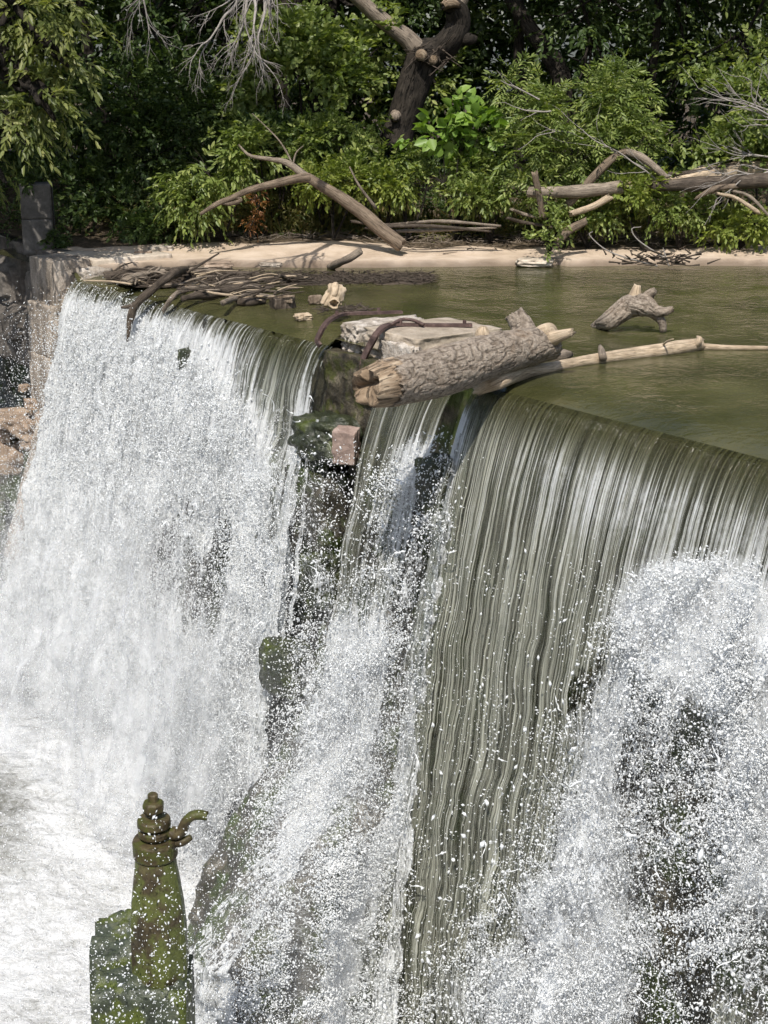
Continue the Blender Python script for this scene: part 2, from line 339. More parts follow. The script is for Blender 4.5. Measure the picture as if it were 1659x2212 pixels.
def fall_mat(name, murk1, murk2, us=1.0, white=(0.80, 0.82, 0.83), tl=0.35):
    # st = (along the crest, distance fallen, aeration plus any painted sky sheen); rnd = how torn the sheet is
    M = MB(name); s = M.attr("st", True); sep = M.n("SeparateXYZ", {0: s}, out=0); nd = sep.node; u, v, aer = nd.outputs
    gap = M.attr("rnd"); o = M.obj()
    wob = M.noise(M.n("CombineXYZ", {0: M.math('MULTIPLY', u, 9.0), 1: M.math('MULTIPLY', v, 3.0), 2: 0.0}), 1.0, 3)
    uw = M.math('ADD', u, M.math('MULTIPLY', M.math('MULTIPLY', M.math('SUBTRACT', wob, 0.5), v), 0.014))
    co = M.n("CombineXYZ", {0: M.math('MULTIPLY', uw, 34*us), 1: M.math('MULTIPLY', v, 0.55), 2: 1.7})
    s1 = M.noise(co, 1.0, 5, 0.62)
    co2 = M.n("CombineXYZ", {0: M.math('MULTIPLY', uw, 11*us), 1: M.math('MULTIPLY', v, 0.35), 2: 5.0})
    s2 = M.noise(co2, 1.0, 4, 0.6)
    fr = M.noise(M.scale(o, (1, 1, 0.45)), 24, 5, 0.7, 0.8); fr2 = M.noise(o, 7, 4, 0.6, 0.7)
    murk = M.ramp(M.math('ADD', M.math('MULTIPLY', s1, 0.6), M.math('MULTIPLY', s2, 0.4)), [(0.38, murk1), (0.57, murk2)])
    murk = M.mix(M.rng(v, 0.10, 0.62), (0.050, 0.050, 0.020), murk)
    co3 = M.n("CombineXYZ", {0: M.math('MULTIPLY', uw, 95*us), 1: M.math('MULTIPLY', v, 0.9), 2: 8.0})
    s3 = M.noise(co3, 1.0, 3, 0.6)
    streak = M.math('ADD', M.math('ADD', M.math('MULTIPLY', s1, 0.5), M.math('MULTIPLY', s2, 0.2)), M.math('MULTIPLY', s3, 0.3))
    foam = M.math('ADD', M.math('MULTIPLY', fr, 0.55), M.math('MULTIPLY', fr2, 0.45))
    mixn = M.math('ADD', M.math('MULTIPLY', streak, M.math('SUBTRACT', 1.0, M.math('MULTIPLY', aer, 0.7))), M.math('MULTIPLY', foam, M.math('MULTIPLY', aer, 0.7)))
    wf = M.rng(M.math('ADD', mixn, M.math('MULTIPLY', aer, 0.42)), 0.585, 0.73)
    h = M.math('ADD', M.math('MULTIPLY', streak, 1.0), M.math('MULTIPLY', M.math('MULTIPLY', foam, aer), 1.4))
    bm = M.bump(h, 0.9, 0.045)
    water = M.pbr(murk, 0.07, bm, 0.5, **{"IOR": 1.33})
    clear = M.n("MixShader", {0: M.rng(s1, 0.38, 0.62, 0.35, 1.0), 1: M.n("BsdfTransparent", {0: (0.72, 0.75, 0.66, 1)}), 2: water})
    wd = M.n("MixShader", {0: tl, 1: M.pbr(white, 0.35, bm, 0.5), 2: M.n("BsdfTranslucent", {0: white+(1,), "Normal": bm})})
    sh = M.n("MixShader", {0: wf, 1: clear, 2: wd})
    al = M.rng(M.math('SUBTRACT', M.math('ADD', M.math('MULTIPLY', foam, 0.6), M.math('MULTIPLY', streak, 0.4)), M.math('MULTIPLY', gap, 0.62)), 0.16, 0.22)
    return M.done(M.n("MixShader", {0: al, 1: M.n("BsdfTransparent"), 2: sh}))
def lace_mat():
    M = MB("lacy_white_water"); s = M.attr("st", True); u = M.n("SeparateXYZ", {0: s}, out=0).node.outputs; dn = M.attr("rnd"); o = M.obj()
    base = M.n("CombineXYZ", {0: u[0], 1: M.math('MULTIPLY', u[1], 0.7), 2: u[2]})
    w1 = M.n("TexNoise", {"Vector": base, "Scale": 5.0, "Detail": 4, "Roughness": 0.65}, out=1)
    wv = M.n("VectorMath", {0: M.n("VectorMath", {0: w1, 1: (0.5, 0.5, 0.5)}, operation='SUBTRACT'), 1: (0.42, 0.42, 0.3)}, operation='MULTIPLY')
    p = M.n("VectorMath", {0: base, 1: wv}, operation='ADD')
    pn = M.noise(base, 3.0, 4, 0.6); dm = M.math('MULTIPLY', dn, M.rng(pn, 0.36, 0.62, 0.25, 1.25))
    e1 = M.n("TexVoronoi", {"Vector": p, "Scale": 6.0}, feature='DISTANCE_TO_EDGE'); e2 = M.n("TexVoronoi", {"Vector": p, "Scale": 21.0}, feature='DISTANCE_TO_EDGE'); e3 = M.n("TexVoronoi", {"Vector": p, "Scale": 50.0}, feature='DISTANCE_TO_EDGE')
    a1 = M.rng(M.math('SUBTRACT', M.math('MULTIPLY', dm, 0.16), e1), 0.0, 0.05); a2 = M.rng(M.math('SUBTRACT', M.math('MULTIPLY', dm, 0.24), e2), 0.04, 0.10); a3 = M.rng(M.math('SUBTRACT', M.math('MULTIPLY', dm, 0.40), e3), 0.14, 0.24)
    al = M.math('MAXIMUM', M.math('MAXIMUM', a1, a2), a3); al = M.math('MULTIPLY', al, M.rng(dn, 0.03, 0.15))
    h = M.math('ADD', M.noise(o, 40, 3, 0.6), M.math('MULTIPLY', al, 0.8)); bm = M.bump(h, 0.8, 0.02)
    wd = M.n("MixShader", {0: 0.35, 1: M.pbr((0.86, 0.88, 0.89), 0.25, bm, 0.5), 2: M.n("BsdfTranslucent", {0: (0.86, 0.88, 0.89, 1)})})
    return M.done(M.n("MixShader", {0: al, 1: M.n("BsdfTransparent"), 2: wd}))
def veil_mat():
    M = MB("thin_spray_veil"); dn = M.attr("rnd"); o = M.obj(); v = M.scale(o, (1, 1, 0.35))
    a = M.noise(v, 2.2, 4, 0.6, 0.5); b = M.noise(v, 9, 4, 0.65, 0.5); f = M.noise(o, 60, 2, 0.6)
    n_ = M.rng(M.math('ADD', M.math('ADD', M.math('MULTIPLY', a, 0.5), M.math('MULTIPLY', b, 0.3)), M.math('MULTIPLY', f, 0.2)), 0.36, 0.64, 0.12, 1.0)
    wd = M.n("MixShader", {0: 0.5, 1: M.n("BsdfDiffuse", {0: (0.88, 0.89, 0.9, 1)}), 2: M.n("BsdfTranslucent", {0: (0.88, 0.89, 0.9, 1)})})
    return M.done(M.n("MixShader", {0: M.math('MULTIPLY', M.math('MULTIPLY', dn, n_), 0.5), 1: M.n("BsdfTransparent"), 2: wd}))
def drop_mat():
    M = MB("white_water_drop"); p = M.pbr((0.86, 0.88, 0.89), 0.25, spec=0.5)
    return M.done(M.n("MixShader", {0: 0.35, 1: p, 2: M.n("BsdfTranslucent", {0: (0.86, 0.88, 0.89, 1)})}))
def pool_mat():
    M = MB("foaming_pool_water"); o = M.obj(); aer = M.attr("rnd")
    a = M.noise(M.scale(o, (0.7, 1.3, 1)), 4.5, 7, 0.7, 1.2); b = M.noise(o, 24, 4, 0.6, 0.5); c = M.noise(o, 1.2, 3)
    f = M.math('ADD', M.math('ADD', M.math('MULTIPLY', a, 0.6), M.math('MULTIPLY', b, 0.3)), M.math('MULTIPLY', aer, 0.45))
    wf = M.rng(f, 0.60, 1.0)
    bm = M.bump(M.math('ADD', a, M.math('MULTIPLY', b, 0.5)), 0.8, 0.06)
    w_ = M.pbr(M.ramp(c, [(0.3, (0.105, 0.105, 0.088)), (0.7, (0.19, 0.19, 0.165))]), 0.12, bm, 0.5)
    return M.done(M.n("MixShader", {0: wf, 1: w_, 2: M.pbr((0.60, 0.61, 0.62), 0.5, bm, 0.3)}))
M_lace, M_veil = lace_mat(), veil_mat()
M_ground, M_pond, M_drop, M_pool = ground_mat(), pond_mat(), drop_mat(), pool_mat()
M_fallright = fall_mat("olive_glassy_fall", (0.034, 0.036, 0.027), (0.33, 0.335, 0.275), 1.6)
M_fallleft = fall_mat("white_foaming_fall", (0.07, 0.075, 0.06), (0.25, 0.26, 0.23))
M_fallmid = fall_mat("thin_streaky_fall", (0.06, 0.065, 0.05), (0.2, 0.2, 0.165))

# ------------------------------------------------------------------ large structure: bank, pond, lower pool, dam
SHPX = [(-400, 566), (60, 576), (165, 588), (240, 586), (330, 580), (440, 574), (560, 578), (700, 579), (900, 577), (1120, 575), (1190, 570), (1230, 576), (1400, 573), (1659, 575), (2200, 573)]
shore = np.array([W(a, b) for a, b in SHPX])
def yshore(x): return np.interp(x, shore[:, 0], shore[:, 1]) + 0.05*fbm(np.stack([x*2.2, x*0+3, x*0], -1), 3, 5)
def ground_z(x, y):
    P = np.stack([x, y, 0*x], -1); d = y-yshore(x)
    wid = 1.6+0.35*smooth(1.6, 3.0, -x)+0.35*fbm(np.stack([x*0.5, 0*x, 0*x+9], -1), 2, 3) + 0.5*smooth(-3.5, -1.5, -x)*0
    z = np.where(d < 0, np.maximum(-0.9, 0.5*d), 0.085*smooth(0, 0.10, d)+0.13*smooth(0.1, wid, d))
    b = np.maximum(d-wid, 0)
    z = z + 0.16*np.minimum(b, 2.6)*smooth(0, 1.0, b)
    z = z + smooth(0.1, 0.6, d)*(0.025*fbm(P*1.7, 4, 1)) + smooth(0, 0.8, b)*0.14*fbm(P*1.1, 4, 2)
    return z
def gz(x, y): return float(ground_z(np.array([x], float), np.array([y], float))[0])
xs = np.concatenate([np.linspace(-40, -8.2, 26), np.linspace(-8, 8, 250), np.linspace(8.3, 40, 26)])
ys = np.concatenate([np.linspace(9, 19.4, 20), np.linspace(19.5, 24.5, 130), np.linspace(24.7, 34, 50), np.linspace(35, 75, 25)])
X, Y = np.meshgrid(xs, ys, indexing='ij'); GZ = ground_z(X, Y); GP = np.stack([X, Y, GZ], -1)
d_ = Y-yshore(X); gs, gn, _ = SNZ(GP)
soil = smooth(1.0, 1.5, d_ + 0.25*fbm(GP*0.9, 3, 8) + 0.42*smooth(-0.6, 0.8, X)) * 0.8 + 0.1
wetm = (1-smooth(0.02, 0.16, d_+0.05*fbm(GP*5, 2, 4)))
q = grid_faces(len(xs), len(ys)); nf = gn.reshape(-1)[q].max(1)
lim = np.where(gs.reshape(-1)[q].max(1) < 0.0, -0.35, -0.25)
q = q[nf < lim]
g = G().add(GP.reshape(-1, 3), q, soil.reshape(-1), np.stack([wetm, wetm*0, wetm*0], -1).reshape(-1, 3))
tag(g.build("ground", M_ground, origin=(0, 22, 0)), kind="structure")

sP, sM = s_at(722), s_at(1037)                       # where the pier starts and where the near fall starts
sMid0, sMid1 = s_at(862), s_at(1003)
def spill(s):                                        # 1 where water runs over the crest
    return smooth(0.0, 0.12, s)*(1-smooth(sP-0.06, sP+0.0, s)) + smooth(sMid0-0.1, sMid0+0.05, s)*0.8*(1-smooth(sMid1, sMid1+0.1, s)) + smooth(sM-0.05, sM+0.1, s)
ss = np.linspace(-3.0, SLEN+7, 420); mm = np.concatenate([np.linspace(0, 1.2, 40), np.linspace(1.25, 18, 120)])
SS, MM = np.meshgrid(ss, mm, indexing='ij')
PZ = Z0*np.exp(-MM/0.30)*spill(SS) + 0.004*fbm(np.stack([SS*3, MM*3, 0*SS], -1), 3, 7)*smooth(0, 0.6, MM)
PP = DAM(SS, -MM, PZ)
g = G().add(PP.reshape(-1, 3), grid_faces(len(ss), len(mm)), 0.0)
tag(g.build("water", M_pond, origin=tuple(DAM(4, -3, 0))), kind="structure")

ZP = -5.4
def pool_z(s): return ZP - 1.1*smooth(2.2, 7.5, s)
ZB = -6.6
xs = np.linspace(-9, 7, 420); ys = np.linspace(6, 24, 420); X, Y = np.meshgrid(xs, ys, indexing='ij')
P0 = np.stack([X, Y, 0*X+ZP], -1); ps, pn, _ = SNZ(P0)
aer = 1-smooth(0.8, 4.2, pn + 0.6*fbm(P0*0.7, 3, 3)); 
pxp, pyp = proj(P0)
brown = np.exp(-(((pxp+40)/110)**2 + ((pyp-1730)/90)**2)) + 0.55*np.exp(-(((pxp+10)/190)**2+((pyp-1480)/40)**2)) + 0.4*np.exp(-(((pxp-60)/140)**2+((pyp-2040)/60)**2))
aer = np.clip(1.08 - 0.66*brown, 0.12, 1)*np.where(pn > 6.5, 0.4, 1) + 0.12*fbm(P0*1.5, 3, 6)
hz = pool_z(ps) + 0.06*fbm(P0*1.3, 3, 9) + 0.05*fbm(P0*np.array([4, 7, 1]), 4, 12)+0.02*ridged(P0*9, 2, 14)
P0[..., 2] = hz
g = G().add(P0.reshape(-1, 3), grid_faces(len(xs), len(ys)), aer.reshape(-1))
tag(g.build("river_water", M_pool, origin=(-4, 14, ZP)), kind="structure")

def dam_face_n(s, z):
    P = np.stack([s, z, 0*s], -1)
    n = -0.10 + 0.09*np.maximum(-z-0.15, 0) + 0.12*fbm(P*np.array([1.0, 0.9, 1]), 4, 21) + 0.05*ridged(P*np.array([1.4, 2.2, 1]), 2, 22)*smooth(0.2, 0.9, -z)
    ap = smooth(sP-0.05, sP+0.7, s)*(1-smooth(sM-0.3, sM+0.5, s))
    n = n + ap*((0.45*smooth(-2.2, -3.6, z)+1.55*smooth(-3.2, -5.6, z)*(1+0.35*fbm(P*np.array([1.3, 1.0, 1])+4, 3, 26)))+0.12*smooth(-0.6, -1.2, z) + 0.16*fbm(P*np.array([2.2, 1.8, 1]), 3, 24)*smooth(-0.5, -1.2, z) + (0.10*fbm(P*5.5, 3, 27)+0.09*ridged(P*3.1, 2, 28))*smooth(-1.5, -3, z))
    return n
TS, TZ = np.linspace(-1, SLEN+8, 500), np.linspace(-6.8, 0.6, 200)
FACE = dam_face_n(*np.meshgrid(TS, TZ, indexing='ij'))
def face_q(s, z):                                    # quick look-up of the same face
    a = np.clip((s-TS[0])/(TS[1]-TS[0]), 0, 498.999); b = np.clip((z-TZ[0])/(TZ[1]-TZ[0]), 0, 198.999)
    i, j = a.astype(int), b.astype(int); a, b = a-i, b-j
    return FACE[i, j]*(1-a)*(1-b)+FACE[i+1, j]*a*(1-b)+FACE[i, j+1]*(1-a)*b+FACE[i+1, j+1]*a*b
ss = np.linspace(-0.15, SLEN+7, 640); zz = np.linspace(-0.16, ZB, 240); SS, ZZ = np.meshgrid(ss, zz, indexing='ij')
NN = dam_face_n(SS, ZZ); NN = np.where(ZZ > -0.3, np.minimum(NN, -0.03), NN)
g = G().add(DAM(SS, NN, ZZ).reshape(-1, 3), grid_faces(len(ss), len(zz)))
ob = thing("dam_wall", DAM(5, 0, -5), "old wet dark masonry dam wall with algae, mostly hidden behind the falling water", "dam")
g.build("wall_face", M_wet, ob)
# crest sill just under the sheet of water
g = G(); ss = np.linspace(-0.15, SLEN+7, 300); nn = np.linspace(-0.06, -1.5, 12); SS, NQ = np.meshgrid(ss, nn, indexing='ij')
g.add(DAM(SS, NQ, -0.17-0.25*np.maximum(-NQ-0.3, 0)+0.02*fbm(np.stack([SS*3, NQ*3, 0*SS], -1), 3, 2)).reshape(-1, 3), grid_faces(300, 12)[:, ::-1])
g.build("crest_sill", M_conmoss, ob)

# ------------------------------------------------------------------ left abutment: slabs, rock wall, boulders
def block(name, s0, s1, n0, n1, z0, z1, mat, label, cat, n=12, amp=0.05, fr=2.2, seed=0, boxy=0.93, tilt=0, facet=0.0, group=None, parent=None):
    c = DAM((s0+s1)/2, (n0+n1)/2, (z0+z1)/2)
    g = rock(G(), c, (s1-s0, n1-n0, z1-z0), DAX if not tilt else rotz(0, 0, 0)@DAX, boxy, amp, fr, n, seed, facet)
    o = g.build(name, mat, parent, origin=None if parent else DAM((s0+s1)/2, (n0+n1)/2, z0)); 
    if not parent: tag(o, label, cat, group)
    return o
block("stone_slab", -0.85, -0.06, -0.30, 0.24, -0.52, 0.165, M_slab, "upright grey streaked stone slab with flat top at the far end of the dam crest", "stone slab", 26, 0.05, 3.0, 3, 0.95, facet=0.012)
block("stone_slab", -0.80, -0.08, 0.0, 0.34, -1.14, -0.42, M_slab, "narrow brown upright slab with a bright broken top, second step down the wing wall", "stone slab", 22, 0.06, 3.0, 5, 0.95, facet=0.012)
block("stone_slab", -0.80, -0.12, 0.02, 0.36, -2.25, -1.12, M_slab, "tall wet brown slab beside the left fall, third step down the wing wall", "stone slab", 22, 0.06, 3.0, 8, 0.95, facet=0.012)
block("concrete_ledge", -1.1, 0.02, -1.5, -0.30, -0.3, 0.15, M_concrete, "pale flat concrete ledge running back from the upright slab to the sandy bank", "concrete ledge", 18, 0.03, 3.0, 9, 0.97)
block("broken_concrete_edge", -0.1, 0.22, -0.5, -0.05, -0.25, 0.06, M_conwhite, "rough whitish crumbling concrete lump where the left fall begins", "broken concrete", 16, 0.16, 3.5, 4, 0.7, facet=0.05)
# sloping wet slab low on the left
a, b = DAM(-0.2, 0.30, -2.1), DAM(-0.15, 0.95, -3.9); dv = (b-a); ln = np.linalg.norm(dv); dv /= ln
ax1 = np.cross(dv, T); ax1 /= np.linalg.norm(ax1); tv = np.cross(ax1, dv)
g = rock(G(), (a+b)/2, (0.5, 0.35, ln), np.stack([tv, ax1, dv]), 0.9, 0.07, 2.4, 18, 12, 0.02)
tag(g.build("sloping_slab", M_slab, origin=a), "long wet slab sloping down into the spray at the foot of the wing wall", "stone slab")
# rock wall
zz = np.linspace(0.14, -1.75, 80); ss = np.linspace(-6, -0.82, 150); SS, ZZ = np.meshgrid(ss, zz, indexing='ij')
Pq = np.stack([SS*1.1, ZZ*1.3, 0*SS], -1)
cell = np.round(vnoise(Pq*1.6+2, 31)*2.2)/2.2
NN = -0.25+0.20*cell + 0.10*fbm(Pq*2, 4, 33) + 0.25*smooth(-0.7, -0.95, ZZ) - 0.55*smooth(-1.55, -1.75, ZZ)
g = G().add(DAM(SS, NN, ZZ).reshape(-1, 3), grid_faces(len(ss), len(zz)))
nn = np.linspace(0, -1.4, 14); S2, N2 = np.meshgrid(ss, nn, indexing='ij')
g.add(DAM(S2, NN[:, :1]+N2, 0.14+0.02*fbm(np.stack([S2*3, N2*3, 0*S2], -1), 3, 2)).reshape(-1, 3), grid_faces(len(ss), 14)[:, ::-1])
tag(g.build("rock_wall", M_rockgrey, origin=DAM(-2, 0, -1.7)), "dark grey jointed rock wall left of the upright slabs", "rock wall")
zz = np.linspace(-1.55, -5.2, 70); SS, ZZ = np.meshgrid(np.linspace(-6, -0.1, 120), zz, indexing='ij'); Pq = np.stack([SS, ZZ, 0*SS], -1)
NN = -0.75+0.45*(-ZZ-1.5)*0.45+0.22*fbm(Pq*1.3, 4, 41)
g = G().add(DAM(SS, NN, ZZ).reshape(-1, 3), grid_faces(120, 70)); tag(g.build("rock_slope", M_wet, origin=DAM(-2, 0, -4)), "wet black rock slope below the boulders", "rock slope")
BLD = [(30, 905, 0.55, 0.42, 0.30, "wide tan boulder just under the dark overhang"), (72, 872, 0.24, 0.2, 0.15, "small square tan stone on top of the boulder heap"),
       (62, 925, 0.42, 0.36, 0.30, "cracked tan boulder leaning on the brown slab"), (12, 930, 0.5, 0.3, 0.32, "fissured tan boulder at the picture edge"),
       (8, 985, 0.62, 0.5, 0.52, "large smooth rounded orange-tan boulder, lowest of the heap"), (70, 955, 0.34, 0.3, 0.25, "angular tan boulder with a dark hollow below it"),
       (92, 905, 0.2, 0.2, 0.22, "little tan rock wedged against the tall slab"), (-40, 1110, 0.8, 0.6, 0.6, "dark wet boulder half outside the picture"), (52, 838, 0.15, 0.12, 0.10, "pale thin stone lying highest under the rock wall")]
for k, (px, py, a, b, c, lab) in enumerate(BLD):
    P = DP(px, py, 0.32+0.04*(k % 3)); g = rock(G(), P, (a, b, c), rotz(0.5*k), 0.55, 0.22, 1.8, 14, 50+k, 0.05)
    tag(g.build("boulder", M_boulder if k != 7 else M_wet, origin=P-Z*c/2), lab, "boulder")

# ------------------------------------------------------------------ broken concrete pier in the crest
p1, p2 = s_at(727), s_at(893)
pier = thing("concrete_pier", DAM((p1+p2)/2, 0, -1.0), "broken flat concrete pier with iron straps between the falls", "pier")
g = rock(G(), DAM(p1+0.14, -0.50, 0.025), (0.30, 0.9, 0.30), DAX, 0.88, 0.12, 3.5, 24, 61, 0.02); g.build("broken_cap", M_conwhite, pier)
g = rock(G(), DAM((p1+p2)/2+0.21, -0.58, 0.035), (p2-p1-0.40, 1.1, 0.30), DAX, 0.94, 0.05, 2.5, 30, 62, 0.0); g.build("flat_cap", M_conpier, pier)
g = rock(G(), DAM(p2-0.22, -0.03, -0.05), (0.5, 0.14, 0.34), DAX, 0.8, 0.2, 3.5, 18, 66, 0.05); g.build("chipped_corner", M_conwhite, pier)
g = rock(G(), DAM((p1+p2)/2-0.05, -0.42, -0.62), (p2-p1+0.1, 1.1, 1.06), DAX, 0.92, 0.10, 3.2, 34, 63, 0.03); g.build("mossy_base", M_conmoss, pier)

def strap(pts, label, wdt=0.032, th=0.014, bolts=()):
    pts = np.array(pts); o = thing("iron_strap", pts[-1], label, "iron strap")
    Q = spline(pts, 40); d = np.gradient(Q, axis=0); d /= np.linalg.norm(d, axis=1)[:, None]
    side = np.repeat(T[None], 40, 0); up = np.cross(d, side); up /= np.linalg.norm(up, axis=1)[:, None]; side = np.cross(up, d)
    V = np.stack([Q+side*wdt+up*th, Q-side*wdt+up*th, Q-side*wdt-up*th, Q+side*wdt-up*th], 1).reshape(-1, 3)
    i = np.arange(39)[:, None]*4; k = np.arange(4)[None]; k2 = (k+1) % 4
    F = [np.stack([i+k, i+k2, i+4+k2, i+4+k], -1).reshape(-1, 4), np.array([[3, 2, 1, 0], [156, 157, 158, 159]])]
    G().add(V, F).build("bar", M_iron, o, flat=True)
    for j in bolts:
        c = Q[j]; g = G(); lathe(g, [(0.034, -0.01), (0.034, 0.012), (0.02, 0.013), (0.02, 0.05), (0.0, 0.05)], 8, c); g.build("bolt", M_iron, o, flat=True)
    return o
zt = 0.205
ptsA = [DP(692, 747, 0.20), DP(686, 738, 0.21), DP(688, 727, 0.2), DP(703, 700, 0.14), W(722, 685, zt+0.01), W(745, 678, zt), W(800, 676, zt), W(868, 674, zt-0.01)]
strap(ptsA, "left iron strap with curled broken tip hanging over the edge of the left fall", bolts=(24, 35))
ptsB = [DP(783, 800, 0.10), DP(786, 775, 0.10), DP(800, 745, 0.09), DP(818, 716, 0.07), W(840, 702, zt+0.01), W(880, 701, zt), W(930, 702, zt), W(1020, 702, zt)]
strap(ptsB, "bent iron strap over the front of the pier beside the thick log", 0.036, 0.014, bolts=(26, 38))
g = G(); c0 = W(895, 692, zt+0.02); tube(g, [W(845, 701, zt+0.02), W(868, 690, zt+0.05), W(893, 692, zt+0.04), W(915, 701, zt+0.02)], [0.016, 0.018, 0.016], 6, 14)
tag(g.build("iron_clamp", M_iron, origin=c0), "small looped iron clamp lying across the front strap", "iron clamp")

# ------------------------------------------------------------------ ledge stones on the dam face
def face_rock(name, px, py, n, size, mat, label, cat, seed, boxy=0.6, amp=0.18, facet=0.03, ang=0.0, tilt=0.0, roll=0.0):
    P = DP(px, py, n); g = rock(G(), P, size, rotz(ang, tilt, roll)@DAX, boxy, amp, 2.2, 22, seed, facet)
    return tag(g.build(name, mat, origin=P-Z*size[2]/2), label, cat)
face_rock("mossy_ledge", 712, 945, 0.26, (0.8, 0.6, 0.5), M_wetmoss, "dark mossy ledge rock at the right edge of the left fall", "ledge rock", 71, 0.35, 0.35)
face_rock("pink_stone", 748, 962, 0.40, (0.20, 0.24, 0.36), M_pink, "clean pinkish cut stone jutting out below the pier", "stone", 72, 0.86, 0.12, 0.02, 0.95, 0.15, 0.05)
face_rock("squat_ledge", 945, 1045, 0.42, (0.28, 0.4, 0.55), M_wetmoss, "dark square ledge stone with water skimming over it, under the branch log", "ledge rock", 73, 0.6, 0.2)
face_rock("wall_rock", 690, 1100, 0.30, (0.8, 0.5, 1.0), M_wet, "tall black wet rock below the mossy ledge", "wall rock", 74)
face_rock("wall_rock", 690, 1250, 0.48, (0.42, 0.4, 0.6), M_wetmoss, "green streaked wet rock halfway down between the left and middle falls", "wall rock", 75)
face_rock("wall_rock", 620, 1440, 0.85, (0.62, 0.5, 0.62), M_wetmoss, "rounded bright green algae rock low between the left and middle falls", "wall rock", 76, 0.35, 0.15)
face_rock("wall_rock", 595, 1230, 0.40, (0.4, 0.4, 0.9), M_wet, "dark dripping rock close behind the right edge of the left fall", "wall rock", 77)
face_rock("mossy_stone", 409, 778, 0.22, (0.2, 0.24, 0.30), M_wetmoss, "small green mossy stone poking out of the white left fall", "stone", 78, 0.5)
face_rock("wall_rock", 870, 1560, 0.62, (0.5, 0.4, 1.1), M_wet, "black wet rock beside the frothy edge of the near fall", "wall rock", 79)
face_rock("wall_rock", 580, 1900, 1.0, (0.9, 0.6, 1.3), M_wetmoss, "broad green algae rock behind the spray right of the valve stand", "wall rock", 81, 0.5)

# ------------------------------------------------------------------ falling water
def KL(s, z): return 0.42+0.22*np.exp(-np.maximum(s, 0)/0.7)*smooth(-0.9, -3.8, z)
def holes(px, py, polys):
    h = np.zeros(px.shape)
    for (cx, cy, rx, ry, ang, wgt) in polys:
        c, s_ = math.cos(ang), math.sin(ang); dx, dy = px-cx, py-cy
        u = (dx*c+dy*s_)/rx; v = (-dx*s_+dy*c)/ry
        h += wgt*np.exp(-(u*u+v*v)**1.5)
    return h
def fall(name, label, s0, s1, mat, zbot, aerf, gapf, ns=400, nz=260, ridge=0.014, rough=0.12, k=KF, ztop=Z0, nadd=0.0, seed=0):
    o = thing(name, DAM((s0+s1)/2, 0.9, ZP), label, "waterfall")
    ss = np.linspace(s0, s1, ns); tt = np.linspace(0, 1, nz)**1.7; SS, TT = np.meshgrid(ss, tt, indexing='ij')
    ZZ = ztop + (zbot-ztop)*TT; h = ztop-ZZ
    NN = nadd + n_fall(ZZ+(Z0-ztop), k(SS, ZZ) if callable(k) else k)
    FL = np.sqrt(h*h+NN*NN)
    NN = np.maximum(NN, dam_face_n(SS, ZZ)+0.04) if seed > 5 else NN
    st1 = fbm(np.stack([SS*20, FL*0.35, 0*SS+seed], -1), 3, seed+1)*ridge*smooth(0.02, 0.5, FL)
    st1 = st1 + ridge*1.6*fbm(np.stack([SS*7, FL*0.5, 0*SS+seed], -1), 3, seed+9)*smooth(0.3, 1.5, FL)
    tur = fbm(np.stack([SS*3.2, FL*2.2, 0*SS], -1), 4, seed+2)*rough*(h/4.5)**0.9
    NN = NN + st1 + tur
    drift = 0.10*fbm(np.stack([SS*1.2, FL*1.0, 0*SS+3], -1), 3, seed+5)*smooth(0.5, 4, h)
    edge = np.minimum(SS-s0, s1-SS)
    SQ = SS + drift*smooth(0, 0.3, edge) + 0.03*fbm(np.stack([SS*0.5, FL*3, 0*SS+8], -1), 3, seed+6)*smooth(0.2, 2, h)
    P = DAM(SQ, NN, ZZ); px, py = proj(P)
    aer = aerf(SS, FL, px, py); gap = gapf(SS, FL, px, py)
    gap = gap + 0.5*(1-smooth(0.0, 0.06, edge))*smooth(0.1, 1.0, h)
    G().add(P.reshape(-1, 3), grid_faces(ns, nz), np.clip(gap, 0, 1.2).reshape(-1), np.stack([SS, FL, np.clip(aer, 0, 1)], -1).reshape(-1, 3)).build("water_sheet", mat, o)
    return o
fallL = fall("waterfall", "broad white foaming waterfall filling the left half", 0.04, sP-0.03, M_fallleft, ZP-0.2,
     lambda s, f, px, py: -0.42*smooth(-0.05, 0.45, fbm(np.stack([s*4.5, f*0.45, 0*s+5], -1), 3, 77))*smooth(0.2, 0.8, f)*(1-0.5*smooth(2.5, 4.5, f))+0.22+0.78*smooth(0.05, 0.75, f*(1.25-0.75*smooth(s_at(470), s_at(600), s))) - 0.35*holes(px, py, [(600, 1000, 30, 250, 0.12, 1), (570, 900, 24, 200, 0.12, 1)]),
     lambda s, f, px, py: holes(px, py, [(472, 1240, 32, 210, 0.12, 0.64), (412, 1300, 30, 130, 0.12, 0.5), (385, 1130, 60, 180, 0.15, 0.45), (330, 1300, 45, 150, 0.15, 0.36), (443, 690, 10, 50, 0.1, 0.55), (487, 680, 7, 25, 0, 0.7), (592, 712, 7, 22, 0, 0.6),
                                     (660, 790, 40, 90, 0.1, 0.22), (250, 900, 30, 150, 0.3, 0.12), (690, 830, 25, 70, 0.1, 0.4)]) + 0.25*smooth(600, 690, px)*smooth(850, 1100, py), 560, 300, 0.045, 0.30, KL, seed=1)
